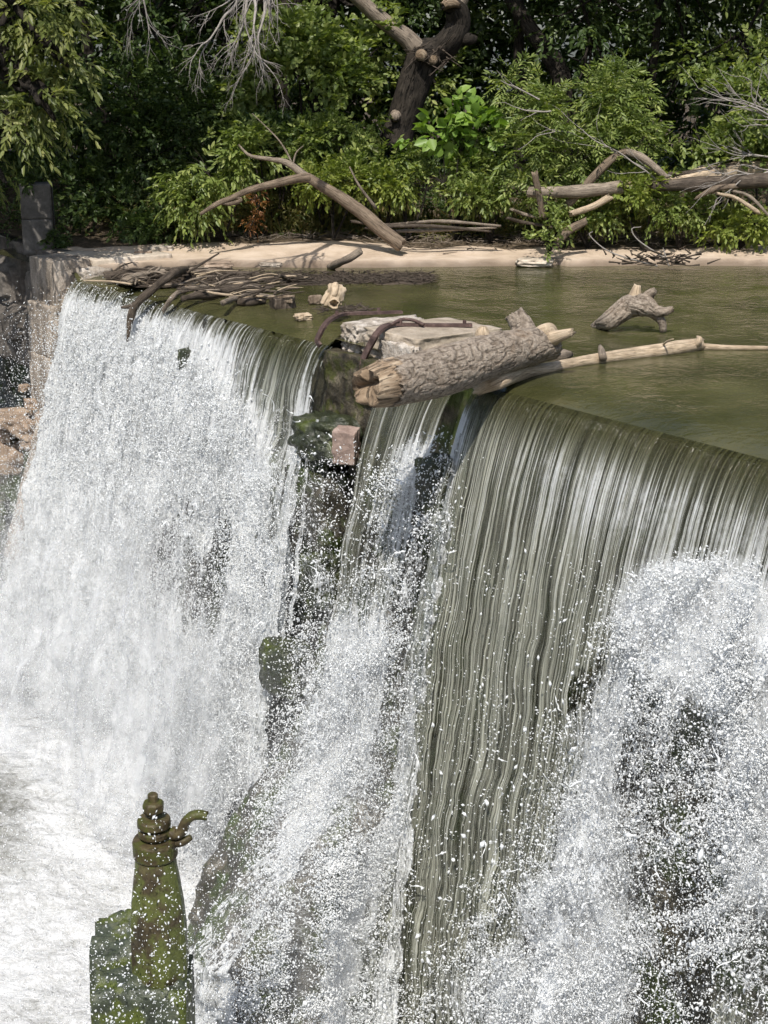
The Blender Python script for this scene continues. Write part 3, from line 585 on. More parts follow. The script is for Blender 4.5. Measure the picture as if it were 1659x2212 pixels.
fallM = fall("waterfall", "thin streaky waterfall under the thick log, between the dark rocks", sMid0, sMid1, M_fallmid, ZB,
     lambda s, f, px, py: 0.10+0.06*f+0.75*holes(px, py, [(900, 1000, 50, 60, 0.4, 0.55), (860, 1120, 50, 110, 0.2, 0.25), (740, 1480, 110, 120, 0.3, 0.9), (730, 1800, 170, 400, 0.2, 0.9)]),
     lambda s, f, px, py: holes(px, py, [(800, 1180, 40, 100, 0.1, 0.40), (870, 1340, 50, 100, 0.1, 0.40), (905, 1130, 30, 100, 0.1, 0.36), (780, 1330, 30, 60, 0, 0.35)]) + 0.16*smooth(900, 1100, py) + 0.10*smooth(1500, 1900, py) + 0.40*(1-smooth(0.0, 0.55, s-sMid0))*smooth(1350, 1700, py) + holes(px, py, [(480, 1950, 140, 220, 0.5, 0.30)]), 260, 260, 0.018, 0.14, 0.58, seed=11)
fallR = fall("waterfall", "tall smooth olive curtain of water pouring over the near crest", sM, SLEN+4.5, M_fallright, ZB,
     lambda s, f, px, py: 0.16*smooth(0.14, 0.58, f)+0.26*np.exp(-((s-sM)/0.12)**2)*smooth(0.1, 0.4, f)*2.2 + 0.15*np.exp(-((f-0.6)/0.5)**2)*smooth(sM+0.3, sM+1.6, s)*smooth(0.12, 0.5, f) + 0.8*holes(px, py, [(1500, 1330, 150, 100, 0, 1.2), (1270, 1950, 90, 330, 0.1, 0.8), (1620, 1650, 70, 330, 0.0, 0.9), (1120, 2150, 190, 120, 0, 0.4), (1400, 1550, 130, 160, 0.5, 0.6)]) - 0.06*smooth(1, 3, f),  # white band below the near crest paints in a silvery sky highlight
     lambda s, f, px, py: 0.0 + holes(px, py, [(1500, 1400, 170, 120, 0, 0.5), (1460, 1620, 150, 260, 0.2, 0.75), (1480, 1900, 130, 260, 0.0, 0.85), (1430, 2150, 120, 160, 0, 0.8), (1260, 1480, 50, 100, 0.4, 0.5), (1180, 1800, 50, 250, 0.15, 0.4), (1650, 2100, 80, 200, 0, 0.6), (1180, 2100, 80, 200, 0, 0.45)]), 620, 300, 0.013, 0.07, 0.46, seed=21)

# frothy white edge strand of the near fall
def strand(parent, pts, wid, mat, aer, gap, name="froth_sheet", seed=0, rough=0.05, ns=40, nz=240):
    Q = spline(np.array(pts), nz); u = np.linspace(-1, 1, ns); wd = np.interp(np.linspace(0, 1, nz), np.linspace(0, 1, len(wid)), wid)
    UU, VV = np.meshgrid(u, np.arange(nz), indexing='ij'); L = np.concatenate([[0], np.cumsum(np.linalg.norm(np.diff(Q, axis=0), axis=1))])[VV]
    ed = 1+0.35*fbm(np.stack([UU*0.7, L*4, 0*L], -1), 3, seed)
    P = Q[VV] + T*(UU*wd[VV]*ed)[..., None]*1.0
    P = P + N*((1-UU**2)*wd[VV]*0.45 + rough*fbm(np.stack([UU*wd[VV]*6, L*5, 0*L], -1), 4, seed+1))[..., None]
    gp = gap + 0.55*smooth(0.75, 1.0, np.abs(UU))
    G().add(P.reshape(-1, 3), grid_faces(ns, nz), gp.reshape(-1), np.stack([UU*wd[VV], L, 0*L+aer], -1).reshape(-1, 3)).build(name, mat, parent)
def on_fall(px, py, dn=0.0, k=KF):                   # a spot on the path of the falling water
    px = np.asarray(px, float); py = np.asarray(py, float); n = np.full(px.shape, 0.4)
    for _ in range(14):
        P = DP(px, py, n); s_, _, z_ = SNZ(P); n = 0.5*n + 0.5*(np.maximum(n_fall(z_, k(s_, z_) if callable(k) else k), face_q(s_, z_)+0.03)+dn)
    return DP(px, py, n)
strand(fallR, [on_fall(a, b, -0.06) for a, b in [(1033, 860), (1000, 970), (965, 1150), (930, 1350), (898, 1560), (872, 1750), (852, 1950), (832, 2200)]], [0.05, 0.13, 0.18, 0.21, 0.22, 0.23, 0.24, 0.25], M_fallmid, 0.42, 0.30, seed=90)
strand(fallL, [on_fall(a, b, 0.03) for a, b in [(660, 930), (640, 1000), (622, 1100), (600, 1250), (570, 1500), (548, 1750)]], [0.04, 0.09, 0.12, 0.14, 0.16, 0.2], M_fallmid, 0.5, 0.3, seed=95)
strand(fallL, [on_fall(a, b, 0.05) for a, b in [(690, 905), (672, 960), (655, 1100), (640, 1250), (628, 1350)]], [0.03, 0.05, 0.03, 0.05, 0.04], M_fallmid, 0.55, 0.45, seed=97)
strand(fallM, [on_fall(a, b, 0.12, 0.5) for a, b in [(968, 990), (955, 1060), (935, 1200), (912, 1330), (890, 1450)]], [0.03, 0.06, 0.07, 0.09, 0.12], M_fallmid, 0.3, 0.42, seed=99)

# ------------------------------------------------------------------ spray
OCT_V = np.array([[1, 0, 0], [-1, 0, 0], [0, 1, 0], [0, -1, 0], [0, 0, 1], [0, 0, -1.0]])
OCT_F = np.array([[0, 2, 4], [2, 1, 4], [1, 3, 4], [3, 0, 4], [2, 0, 5], [1, 2, 5], [3, 1, 5], [0, 3, 5]])
def droplets(P, r, parent, name="spray", stretch=0.8, label=None):
    m = len(P)
    ax = rng.normal(size=(m, 3)); ax[:, 2] += 1.0; ax /= np.linalg.norm(ax, axis=1)[:, None]
    b = np.cross(ax, rng.normal(size=(m, 3))); b /= np.linalg.norm(b, axis=1)[:, None]; c = np.cross(ax, b)
    e = 1+stretch*np.abs(rng.normal(size=m)); f = 0.75+0.4*rng.random(m)
    Mx = np.stack([b*(r*f)[:, None], c*r[:, None], ax*(r*e)[:, None]], 1)
    V = np.einsum('vk,mkj->mvj', OCT_V, Mx)+P[:, None]
    F = (OCT_F[None]+np.arange(m)[:, None, None]*6).reshape(-1, 3)
    o = G().add(V.reshape(-1, 3), F).build(name, M_drop, parent); o["kind"] = "stuff"
    return o
def inpoly(x, y, P):
    r = np.zeros(x.shape, bool); P = np.array(P, float)
    for (x0, y0), (x1, y1) in zip(P, np.roll(P, -1, 0)):
        c = ((y0 > y) != (y1 > y)) & (x < (x1-x0)*(y-y0)/(y1-y0+1e-9)+x0); r ^= c
    return r
GX, GY = np.meshgrid(np.arange(-60, 1720, 8.0), np.arange(560, 2260, 8.0), indexing='ij')
def blur(a, k):
    for ax in (0, 1):
        for _ in range(2):
            c = np.cumsum(np.pad(a, [(k+1, k) if i == ax else (0, 0) for i in range(2)], mode='edge'), axis=ax)
            a = (np.take(c, range(2*k+1, c.shape[ax]), ax)-np.take(c, range(0, c.shape[ax]-2*k-1), ax))/(2*k+1)
    return a
def density(polys):
    d = np.zeros(GX.shape)
    for P, wgt, b in polys: d += blur(wgt*inpoly(GX, GY, P), b)
    return np.maximum(d, 0)
def scatter(m, dens, spread, dn, lace, k=KF, seed=0, fr=5.0):
    p = dens.ravel()/dens.sum(); out = []; left = m
    while left > 0:
        i = rng.choice(len(p), size=int(left*1.9)+200, p=p); px = GX.ravel()[i]+rng.uniform(-4, 4, len(i)); py = GY.ravel()[i]+rng.uniform(-4, 4, len(i))
        P = on_fall(px, py, dn, k) ; s, n, z = SNZ(P)
        if lace:
            Wp = np.stack([s, z*0.7, n*0], -1); wv = np.stack([fbm(Wp*3+9, 2, seed+5), fbm(Wp*3+40, 2, seed+6), 0*s], -1)
            r = ridged(Wp*fr+wv*0.9, 3, seed); keep = rng.random(len(i)) < np.clip((1-lace)+lace*np.clip((r-0.42)*3.2, 0, 1)**2.2, 0, 1)
            P = P[keep]
        d = ray(*proj(P)); sp = rng.exponential(spread, len(P))*1.0
        P = P + N*sp[:, None] + T*(rng.normal(size=len(P))*0.012)[:, None]
        out.append(P); left -= len(P)
    P = np.concatenate(out)[:m]; return P[P[:, 2] > ZB-0.3]
def radii(m, r0, sg, lo, hi): return np.clip(r0*np.exp(rng.normal(size=m)*sg), lo, hi)
# left fall: churned foam, fine veil, stray drops to the left over the dark rocks
DL = density([([(165, 640), (330, 690), (400, 770), (500, 830), (560, 960), (560, 1050), (600, 1300), (560, 1600), (540, 1800), (330, 1900), (0, 1900), (-40, 1350), (60, 1100), (110, 850)], 1.0, 4),
              ([(380, 1000), (520, 1000), (490, 1400), (380, 1400)], -0.35, 5)])
P = scatter(120000, DL, 0.10, 0.0, 0.8, KL, 3, 5.0); droplets(P, radii(len(P), 0.0052, 0.4, 0.003, 0.014), fallL)
DL2 = density([([(0, 1250), (300, 1300), (520, 1450), (520, 1750), (420, 2212), (-50, 2212), (-50, 1250)], 1.0, 8), ([(60, 700), (230, 640), (150, 1250), (-20, 1350), (30, 1050)], 0.22, 4), ([(90, 640), (140, 640), (110, 1000), (-40, 1300), (-40, 850), (70, 850)], 0.05, 3)])
P = scatter(150000, DL2, 0.45, 0.1, 0.4, KL, 7, 2.0); droplets(P, radii(len(P), 0.0040, 0.35, 0.0022, 0.010), fallL)
# middle
DM = density([([(830, 1000), (960, 950), (930, 1120), (860, 1150), (800, 1100)], 0.5, 3), ([(700, 1180), (950, 1180), (900, 1400), (660, 1400)], 0.22, 4), ([(660, 1420), (880, 1360), (860, 1700), (830, 2212), (640, 2212), (600, 1700)], 1.0, 5), ([(640, 1850), (700, 2212), (470, 2212)], 0.9, 4),
              ([(560, 960), (760, 960), (720, 1400), (560, 1400)], 0.24, 3), ([(900, 1000), (1000, 980), (930, 1400), (860, 1400)], 0.22, 3), ([(410, 1750), (600, 1500), (640, 2212), (400, 2212)], 0.35, 5)])
P = scatter(62000, DM, 0.12, 0.02, 0.85, 0.56, 13, 4.5); droplets(P, radii(len(P), 0.0055, 0.4, 0.003, 0.015), fallM)
# right
DR = density([([(1345, 1300), (1400, 1240), (1500, 1205), (1640, 1210), (1659, 1400), (1600, 1480), (1450, 1500), (1340, 1400)], 1.5, 2),
              ([(1250, 1500), (1400, 1420), (1659, 1450), (1700, 2212), (860, 2212), (900, 2120), (1080, 1900), (1180, 1700)], 0.55, 5), ([(1200, 1830), (1340, 1800), (1330, 2212), (1080, 2212)], 0.9, 4), ([(1560, 1350), (1700, 1350), (1700, 1950), (1580, 1950)], 0.9, 4),
              ([(1000, 1200), (1350, 1200), (1250, 1800), (860, 2000)], 0.03, 4)])
P = scatter(80000, DR, 0.13, 0.03, 0.92, 0.47, 23, 3.2); droplets(P, radii(len(P), 0.0042, 0.5, 0.0022, 0.013), fallR)
P = scatter(600, DR, 0.35, 0.05, 0.5, 0.47, 29, 3.6); droplets(P, radii(len(P), 0.013, 0.3, 0.007, 0.024), fallR)

def samp(D, px, py):
    a = np.clip((px+60)/8, 0, D.shape[0]-1.001); b = np.clip((py-560)/8, 0, D.shape[1]-1.001); i, j = a.astype(int), b.astype(int); a, b = a-i, b-j
    return D[i, j]*(1-a)*(1-b)+D[i+1, j]*a*(1-b)+D[i, j+1]*(1-a)*b+D[i+1, j+1]*a*b
def layer(parent, name, mat, D, s0, s1, z0, z1, dn, k, seed, amp=0.06, gain=1.0, ns=220, nz_=260):
    SS, ZZ = np.meshgrid(np.linspace(s0, s1, ns), np.linspace(z0, z1, nz_), indexing='ij'); h = Z0-ZZ
    kk = k(SS, ZZ) if callable(k) else k
    NN = np.maximum(n_fall(ZZ, kk), face_q(SS, ZZ)+0.03) + dn*(0.25+0.75*np.clip(h/4.5, 0, 1.2)) + amp*fbm(np.stack([SS*2.4, ZZ*1.6, 0*SS+seed], -1), 4, seed)*smooth(0, 1.2, h)
    P = DAM(SS+0.05*fbm(np.stack([SS*2, ZZ*2, 0*SS+seed], -1), 2, seed+3), NN, ZZ); px, py = proj(P)
    d = samp(D, px, py)*gain*(1+0.75*fbm(np.stack([SS*4.5, h*0.45, 0*SS+seed], -1), 3, 78))
    e = np.minimum(np.minimum(SS-s0, s1-SS)/0.25, np.minimum(ZZ-z1, 1.0)/0.2); d = d*np.clip(e, 0, 1)
    q = grid_faces(ns, nz_); keep = d.reshape(-1)[q].max(1) > 0.02; q = q[keep]
    used, inv = np.unique(q, return_inverse=True); q = inv.reshape(q.shape)
    stv = np.stack([SS, h+NN*0.5, 0*SS+seed*1.7], -1).reshape(-1, 3)[used]
    G().add(P.reshape(-1, 3)[used], q, np.clip(d, 0, 1.3).reshape(-1)[used], stv).build(name, mat, parent)
VL = density([([(60, 1100), (300, 1050), (380, 1350), (560, 1450), (560, 1700), (510, 1900), (430, 2100), (330, 2060), (-60, 2040), (-60, 1180)], 0.7, 12), ([(-60, 1330), (540, 1380), (540, 1720), (420, 1900), (-60, 1900)], 0.35, 12)])
for j, dn in enumerate((0.15, 0.6, 1.3)): layer(fallL, "spray_veil", M_veil, VL, -2.2, sP-0.1, -0.6, ZP, dn, KL, 130+j, 0.22, (0.75, 0.95, 0.95)[j])
LL = density([([(150, 640), (430, 700), (480, 900), (600, 1000), (610, 1300), (560, 1600), (470, 1980), (330, 2000), (-40, 1850), (-40, 1300), (70, 1050)], 0.62, 5), ([(600, 860), (700, 880), (650, 1100), (560, 1200), (540, 1000)], 0.35, 4), ([(470, 1080), (510, 1080), (480, 1370), (390, 1390), (420, 1180)], -0.62, 2)])
for j, dn in enumerate((0.04, 0.16)): layer(fallL, "lace_sheet", M_lace, LL, -0.3, sP, -0.2, ZP, dn, KL, 140+j, 0.12, (0.9, 0.6)[j], 300, 300)
VM = density([([(660, 1440), (860, 1380), (850, 1700), (840, 2212), (480, 2212), (560, 1900), (600, 1700)], 0.36, 12), ([(870, 960), (960, 940), (920, 1080), (850, 1080)], 0.06, 4)])
for j, dn in enumerate((0.08, 0.3, 0.6)): layer(fallM, "spray_veil", M_veil, VM, sP-2.2, sM+0.6, -0.4, ZB, dn, 0.56, 150+j, 0.18, (0.7, 0.8, 0.7)[j])
LM = density([([(780, 1100), (960, 960), (960, 1150), (900, 1330), (700, 1380)], 0.22, 5), ([(860, 960), (960, 950), (930, 1080), (840, 1110)], 0.35, 4), ([(640, 1420), (880, 1360), (870, 1700), (840, 2230), (480, 2230), (600, 1680)], 0.40, 10), ([(640, 1440), (840, 1390), (760, 1600), (640, 1620)], 0.25, 6), ([(600, 1000), (690, 900), (720, 1300), (580, 1400)], 0.36, 5), ([(900, 1050), (985, 1000), (930, 1400), (860, 1400)], 0.30, 4)])
for j, dn in enumerate((0.06, 0.25)): layer(fallM, "lace_sheet", M_lace, LM, sP-2.0, sM+0.5, -0.3, ZB, dn, 0.56, 160+j, 0.14, (0.9, 0.7, 0.5)[j], 260, 300)
LR = density([([(1345, 1290), (1400, 1235), (1500, 1205), (1640, 1205), (1680, 1400), (1600, 1480), (1450, 1500), (1340, 1400)], 1.15, 3), ([(1290, 1480), (1420, 1420), (1680, 1430), (1720, 2230), (900, 2230), (1080, 1980), (1200, 1700)], 0.36, 6),
              ([(1200, 1830), (1340, 1780), (1330, 2230), (1090, 2230)], 0.42, 5), ([(1570, 1350), (1720, 1350), (1720, 1950), (1590, 1950)], 0.42, 5), ([(1380, 1700), (1560, 1650), (1560, 2230), (1370, 2230)], -0.22, 6), ([(1100, 1500), (1330, 1420), (1250, 1750), (1020, 2100)], 0.05, 6)])
for j, dn in enumerate((0.06, 0.22)): layer(fallR, "lace_sheet", M_lace, LR, sM+0.2, SLEN+3.2, -0.9, ZB, dn, 0.47, 170+j, 0.15, (1.0, 0.75, 0.5)[j], 360, 320)
VR = density([([(1345, 1290), (1400, 1235), (1500, 1205), (1640, 1205), (1680, 1400), (1600, 1480), (1450, 1480), (1340, 1400)], 1.2, 4), ([(1210, 1830), (1340, 1780), (1330, 2230), (1110, 2230)], 0.45, 7), ([(1570, 1350), (1720, 1350), (1720, 2000), (1590, 1950)], 0.6, 6), ([(1290, 1480), (1420, 1420), (1680, 1430), (1720, 2230), (1100, 2230)], 0.05, 8)])
for j, dn in enumerate((0.1, 0.25)): layer(fallR, "spray_veil", M_veil, VR, sM+0.2, SLEN+3.2, -0.9, ZB, dn, 0.47, 180+j, 0.15, 0.8)

def tendrils(parent, D, m, k, dn, L0, r0):
    p = D.ravel()/D.sum(); g = G()
    for i in rng.choice(len(p), size=m, p=p):
        q = on_fall(np.array([GX.ravel()[i]+rng.uniform(-4, 4)]), np.array([GY.ravel()[i]+rng.uniform(-4, 4)]), dn+rng.exponential(0.12), k)[0]
        a = rng.uniform(0, 6.283); d = T*math.cos(a)+Z*math.sin(a)*1.0+N*rng.normal()*.4; L = L0*math.exp(rng.normal()*.5); P = [q]; n_ = 7
        bend = rng.normal(size=3)*0.35
        for j in range(n_): d = nzv(d+bend+rng.normal(size=3)*.30-Z*.05); q = q+d*L/n_; P.append(q)
        r = r0*math.exp(rng.normal()*.35)
        tube(g, P, r*np.clip(0.75+0.6*rng.normal(size=n_+1), .2, 2.0)*np.linspace(1.2, .4, n_+1), 6, 24, 0.5, 60, int(i) % 997)
    o = g.build("splash_strands", M_drop, parent); o["kind"] = "stuff"
def nzv(v): return v/(np.linalg.norm(v)+1e-9)
TR = density([([(1000, 1650), (1250, 1480), (1340, 1380), (1659, 1450), (1700, 2212), (900, 2212)], 0.5, 4), ([(1380, 1600), (1600, 1550), (1650, 2212), (1380, 2212)], 0.8, 4), ([(1340, 1290), (1500, 1210), (1640, 1220), (1500, 1420)], 0.8, 3)])
tendrils(fallR, TR, 380, 0.47, 0.06, 0.085, 0.0058)
TM = density([([(640, 1400), (870, 1350), (850, 2212), (500, 2212)], 1, 4), ([(760, 1000), (950, 980), (930, 1300), (700, 1380)], 1.0, 4), ([(580, 1000), (700, 900), (700, 1350), (570, 1450)], .5, 4)])
tendrils(fallM, TM, 220, 0.56, 0.05, 0.075, 0.0052)
TL = density([([(560, 900), (680, 880), (620, 1300), (540, 1500)], 1, 4), ([(150, 680), (560, 850), (560, 1400), (40, 1300)], .45, 4)])
tendrils(fallL, TL, 200, KL, 0.05, 0.09, 0.0055)

# ------------------------------------------------------------------ valve stand on its block
vc = A(346, 2070, 10.6); vs = thing("valve_stand", vc, "mossy cast-iron valve stand with stem, nut and hooked arm rising out of the spray", "valve stand")
sc = 10.6*math.sqrt(1)/FPX*1.12                      # metres per photo pixel there
def vz(py): return A(346, py, 10.6)[2]
g = G(); seg = 32; th = np.arange(seg)/seg*2*math.pi+0.45
prof = [(62, 2180), (63, 2080), (62, 2000), (58, 1950), (51, 1900), (46, 1870), (44, 1852)]; rows = []
for w_, py in prof:
    f = 0.85*smooth(1935, 1855, np.array(float(py))); a6 = math.pi/4
    rad = 1/np.maximum(np.abs(np.cos(((th+a6/2) % a6)-a6/2)), 0.1); oct_ = np.where(True, rad*0.96, 1)
    r = w_*sc*(oct_*(1-f)+f); rows.append(np.stack([vc[0]+r*np.cos(th), vc[1]+r*np.sin(th), 0*th+vz(py)], -1))
V = np.concatenate(rows); i = np.arange(len(prof)-1)[:, None]*seg; k = np.arange(seg)[None]; k2 = (k+1) % seg
g.add(V, [np.stack([i+k, i+k2, i+seg+k2, i+seg+k], -1).reshape(-1, 4), ((len(prof)-1)*seg+np.arange(seg))[None]]); g.build("valve_body", M_valvebody, vs, flat=True)
def ring(name, parts, mat=M_valve, seg=28):
    g = G(); lathe(g, [(max(r*sc, 0.0), vz(py)) for r, py in parts], seg, (vc[0], vc[1], 0)); return g.build(name, mat, vs, flat=seg < 10)
ring("collar", [(37, 1866), (38, 1850), (46, 1849), (48, 1845), (48, 1817), (46, 1812), (24, 1811)])
ring("flange", [(24, 1812), (24, 1806), (33, 1805), (35, 1802), (35, 1794), (33, 1791), (22, 1790)]); ring("flange", [(22, 1792), (22, 1786), (33, 1785), (36, 1782), (36, 1771), (34, 1767), (9, 1766)])
ring("stem", [(9, 1768), (9, 1752)]); ring("nut", [(16, 1757), (20, 1755), (23, 1750), (23, 1736), (20, 1731), (11, 1730)], seg=8)
ring("stem_end", [(11.5, 1731), (11.5, 1717), (9.5, 1714)], seg=9)
g = G(); y0 = 10.6
hk = [A(372, 1800, y0), A(386, 1800, y0-.02), A(395, 1790, y0-.03), A(402, 1774, y0-.03), A(414, 1763, y0-.03), A(430, 1760, y0-.03), A(447, 1763, y0-.03)]
tube(g, hk, [0.06, 0.056, 0.050, 0.046, 0.046, 0.048, 0.042], 14, 40, 0.22, 9, 3, squash=0.8, jag=0.01); g.build("hook_arm", M_valve, vs)
g = G(); tube(g, [A(372, 1822, y0), A(395, 1818, y0-.02), A(413, 1808, y0-.02)], [0.042, 0.04, 0.026], 10, 16, 0.2, 8); g.build("lug", M_valve, vs)
cb = A(290, 2230, 10.75)
ob = thing("concrete_block", cb, "green algae covered concrete block under the valve stand, awash in spray", "concrete block")
z1 = A(240, 2015, 10.9)[2]; z2 = A(260, 2105, 10.5)[2]; zb = ZB-0.2
g = rock(G(), ((A(185, 2000, 10.9)[0]+A(400, 2000, 10.9)[0])/2, 11.02, (z1+zb)/2), (A(400, 2000, 10.9)[0]-A(188, 2000, 10.9)[0], 0.62, z1-zb), None, 0.8, 0.06, 2.5, 24, 91, 0.02); g.build("rear_block", M_algae, ob)
g = rock(G(), ((A(202, 2090, 10.5)[0]+A(410, 2090, 10.5)[0])/2, 10.55, (z2+zb)/2), (A(410, 2090, 10.5)[0]-A(205, 2090, 10.5)[0], 0.5, z2-zb), None, 0.92, 0.06, 2.5, 24, 92, 0.02); g.build("front_step", M_algae, ob)
# drops flying in front of the stand
m = 1500; px = rng.uniform(180, 640, m); py = 2212-np.abs(rng.normal(size=m))*190
P = A(px, py, rng.uniform(9.2, 10.1, m)); o = droplets(P, radii(m, 0.0042, 0.45, 0.002, 0.011), None, "flying_drops"); tag(o, "white drops flying in front of the valve stand", "spray")
m = 5000; px = rng.uniform(-40, 640, m); py = rng.uniform(1750, 2240, m)
P = A(px, py, rng.uniform(9.6, 13, m)); P = P[P[:, 2] > ZP]; o = droplets(P, radii(len(P), 0.004, 0.4, 0.002, 0.009), None, "drifting_drops"); tag(o, "fine drops drifting around the valve stand", "spray")

# ------------------------------------------------------------------ logs on and behind the crest
lg = thing("thick_log", W(1100, 800, 0), "thick rough-barked log with a split yellow end lying across the pier and the near crest", "log")
e0, e1 = A(832, 828, 12.95), A(1185, 742, 14.35)
mid = (e0+e1)/2 - Z*0.03
g = G(); tube(g, [e0, e0*0.66+e1*0.34-Z*0.02, e0*0.33+e1*0.67+Z*0.02, e1], [0.205, 0.215, 0.195, 0.16], 150, 260, 0.10, 4.0, 4, bark=0.03, jag=0.04); g.build("bark_body", M_logbark, lg)
ax = (e1-e0)/np.linalg.norm(e1-e0); sd_ = np.cross(ax, Z); sd_ /= np.linalg.norm(sd_); upv = np.cross(sd_, ax)
seg = 56; th = np.arange(seg)/seg*2*math.pi; c3 = np.stack([np.cos(th), np.sin(th), 0*th], -1); g = G(); rows = []; sts = []
lip = 0.08*fbm(c3*1.3+4, 3, 9)+0.03*fbm(c3*5, 2, 10)-0.10*np.exp(-((th-2.0)/0.3)**2)      # ragged, split on the upper side
tt = np.linspace(0.10, -0.20, 14)
for t_ in tt:
    f = (0.10-t_)/0.30; rr = 0.204*(1-0.16*f**2)*(1+0.07*fbm(c3*2.5+np.array([0, 0, t_*2]), 3, 8)+0.05*fbm(c3*9+np.array([0, 0, t_*3]), 2, 18))
    rows.append(e0+ax*(t_-lip*f)[:, None]+sd_*(rr*np.cos(th))[:, None]+upv*(rr*np.sin(th))[:, None]); sts.append(np.stack([th/6.28, 0*th+t_, 0*th], -1))
for f in (0.9, 0.75, 0.55, 0.35, 0.15, 0.0):
    rr = 0.172*f; pc = c3*rr[..., None] if hasattr(rr, 'shape') else c3*rr
    dz = -0.20-lip*f**2*0.8+0.02*(1-f)+0.07*fbm(pc*np.array([7, 16, 1])+3, 4, 19)+0.09*np.exp(-((pc[:, 1]-0.4*pc[:, 0]-0.03)/0.018)**2)*(f < 0.95)
    rows.append(e0+ax*dz[:, None]+sd_*pc[:, :1]+upv*pc[:, 1:2]); sts.append(np.stack([pc[:, 0]*0.5+2, pc[:, 1]*1.5, 0*th], -1))
V = np.concatenate(rows); m_ = len(rows); i = np.arange(m_-1)[:, None]*seg; k = np.arange(seg)[None]; k2 = (k+1) % seg
g.add(V, np.stack([i+k, i+k2, i+seg+k2, i+seg+k], -1).reshape(-1, 4), 0.5, np.concatenate(sts)); g.build("split_end", M_cutwood, lg)
g = G(); a = A(1135, 755, 14.3); tube(g, [A(1140, 735, 14.35), A(1128, 705, 14.45), A(1110, 678, 14.5)], [0.11, 0.105, 0.09], 60, 60, 0.15, 6, 7, jag=0.02, bark=0.10); g.build("branch_stub", M_logbark, lg)
g = G(); tube(g, [A(1165, 740, 14.3), A(1180, 722, 14.25), A(1192, 713, 14.2)], [0.12, 0.11, 0.075], 20, 16, 0.14, 5, 9); g.build("knot", M_bleach, lg)
g = G(); tube(g, [A(1180, 735, 14.25), A(1205, 727, 14.15), A(1236, 717, 14.1)], [0.085, 0.055, 0.035], 16, 16, 0.2, 5, 10, jag=0.03); g.build("branch_stub", M_bleach, lg)
g = G(); tube(g, [A(1040, 745, 13.85), A(1043, 716, 13.85), A(1045, 705, 13.85)], [0.075, 0.065, 0.03], 16, 14, 0.12, 5, 11); g.build("knot", M_bleach, lg)
g = G(); tube(g, [W(1165, 775, 0.02), W(1210, 768, 0.03), W(1228, 765, 0.03)], [0.07, 0.07, 0.04], 12, 12, 0.25, 5, 12, jag=0.03); g.build("branch_stub", M_drift, lg)

bl = thing("branch_log", W(1150, 800, 0), "long pale bare branch lying on the pond along the near crest, tapering to the right", "branch")
pts = [DP(1032, 842, 0.12), W(1075, 822, 0.03), W(1120, 806, 0.03), W(1180, 796, 0.02), W(1290, 776, 0.03), W(1380, 764, 0.03), W(1460, 752, 0.05), W(1512, 744, 0.05)]
g = G(); tube(g, pts, [0.055, 0.085, 0.075, 0.055, 0.055, 0.065, 0.07, 0.06], 24, 90, 0.22, 5, 14, jag=0.04); g.build("stem", M_bleach, bl)
g = G(); tube(g, [W(1500, 748, 0.03), W(1560, 751, 0.02), W(1660, 752, 0.015)], [0.045, 0.032, 0.02], 12, 30, 0.2, 5, 15); g.build("thin_end", M_bleach, bl)
g = G(); tube(g, [W(1500, 745, 0.06), W(1512, 734, 0.12), W(1506, 727, 0.14)], [0.05, 0.03, 0.012], 10, 10, 0.2, 5, 16); g.build("knot", M_bleach, bl)
g = G(); tube(g, [W(1303, 774, 0.06), W(1300, 760, 0.1), W(1296, 748, 0.12)], [0.045, 0.04, 0.02], 10, 10, 0.2, 5, 17); g.build("branch_stub", M_drift, bl)
g = G(); tube(g, [W(1430, 748, 0.08), W(1440, 738, 0.15), W(1455, 732, 0.2)], [0.012, 0.01, 0.006], 6, 8); g.build("twig", M_bleach, bl)

sg = thing("root_stump", W(1370, 705, 0), "forked bleached root stump standing out of the green pond water", "stump")
g = G(); tube(g, [W(1283, 708, -0.03), A(1318, 690, 16.5), A(1360, 662, 16.5), A(1395, 664, 16.4), A(1420, 680, 16.4)], [0.04, 0.10, 0.115, 0.10, 0.05], 90, 130, 0.3, 6, 20, bark=0.10); g.build("root_body", M_logbark, sg)
g = G(); tube(g, [A(1368, 662, 16.5), A(1372, 636, 16.5), A(1377, 616, 16.5)], [0.105, 0.065, 0.036], 16, 14, 0.2, 5, 21, jag=0.01); g.build("fork", M_bleach, sg)
g = G(); tube(g, [A(1388, 658, 16.5), A(1402, 638, 16.5), A(1414, 628, 16.45)], [0.09, 0.062, 0.035], 14, 12, 0.25, 5, 22, jag=0.02); g.build("fork", M_drift, sg)
g = G(); tube(g, [A(1405, 668, 16.4), A(1432, 674, 16.35), A(1452, 668, 16.35)], [0.075, 0.05, 0.03], 40, 40, 0.25, 5, 23, jag=0.02, bark=0.10); g.build("root", M_logbark, sg)
g = G(); tube(g, [A(1405, 672, 16.45), A(1428, 692, 16.4), A(1433, 716, 16.4)], [0.06, 0.05, 0.04], 12, 12, 0.2, 5, 24); g.build("root", M_logbark, sg)

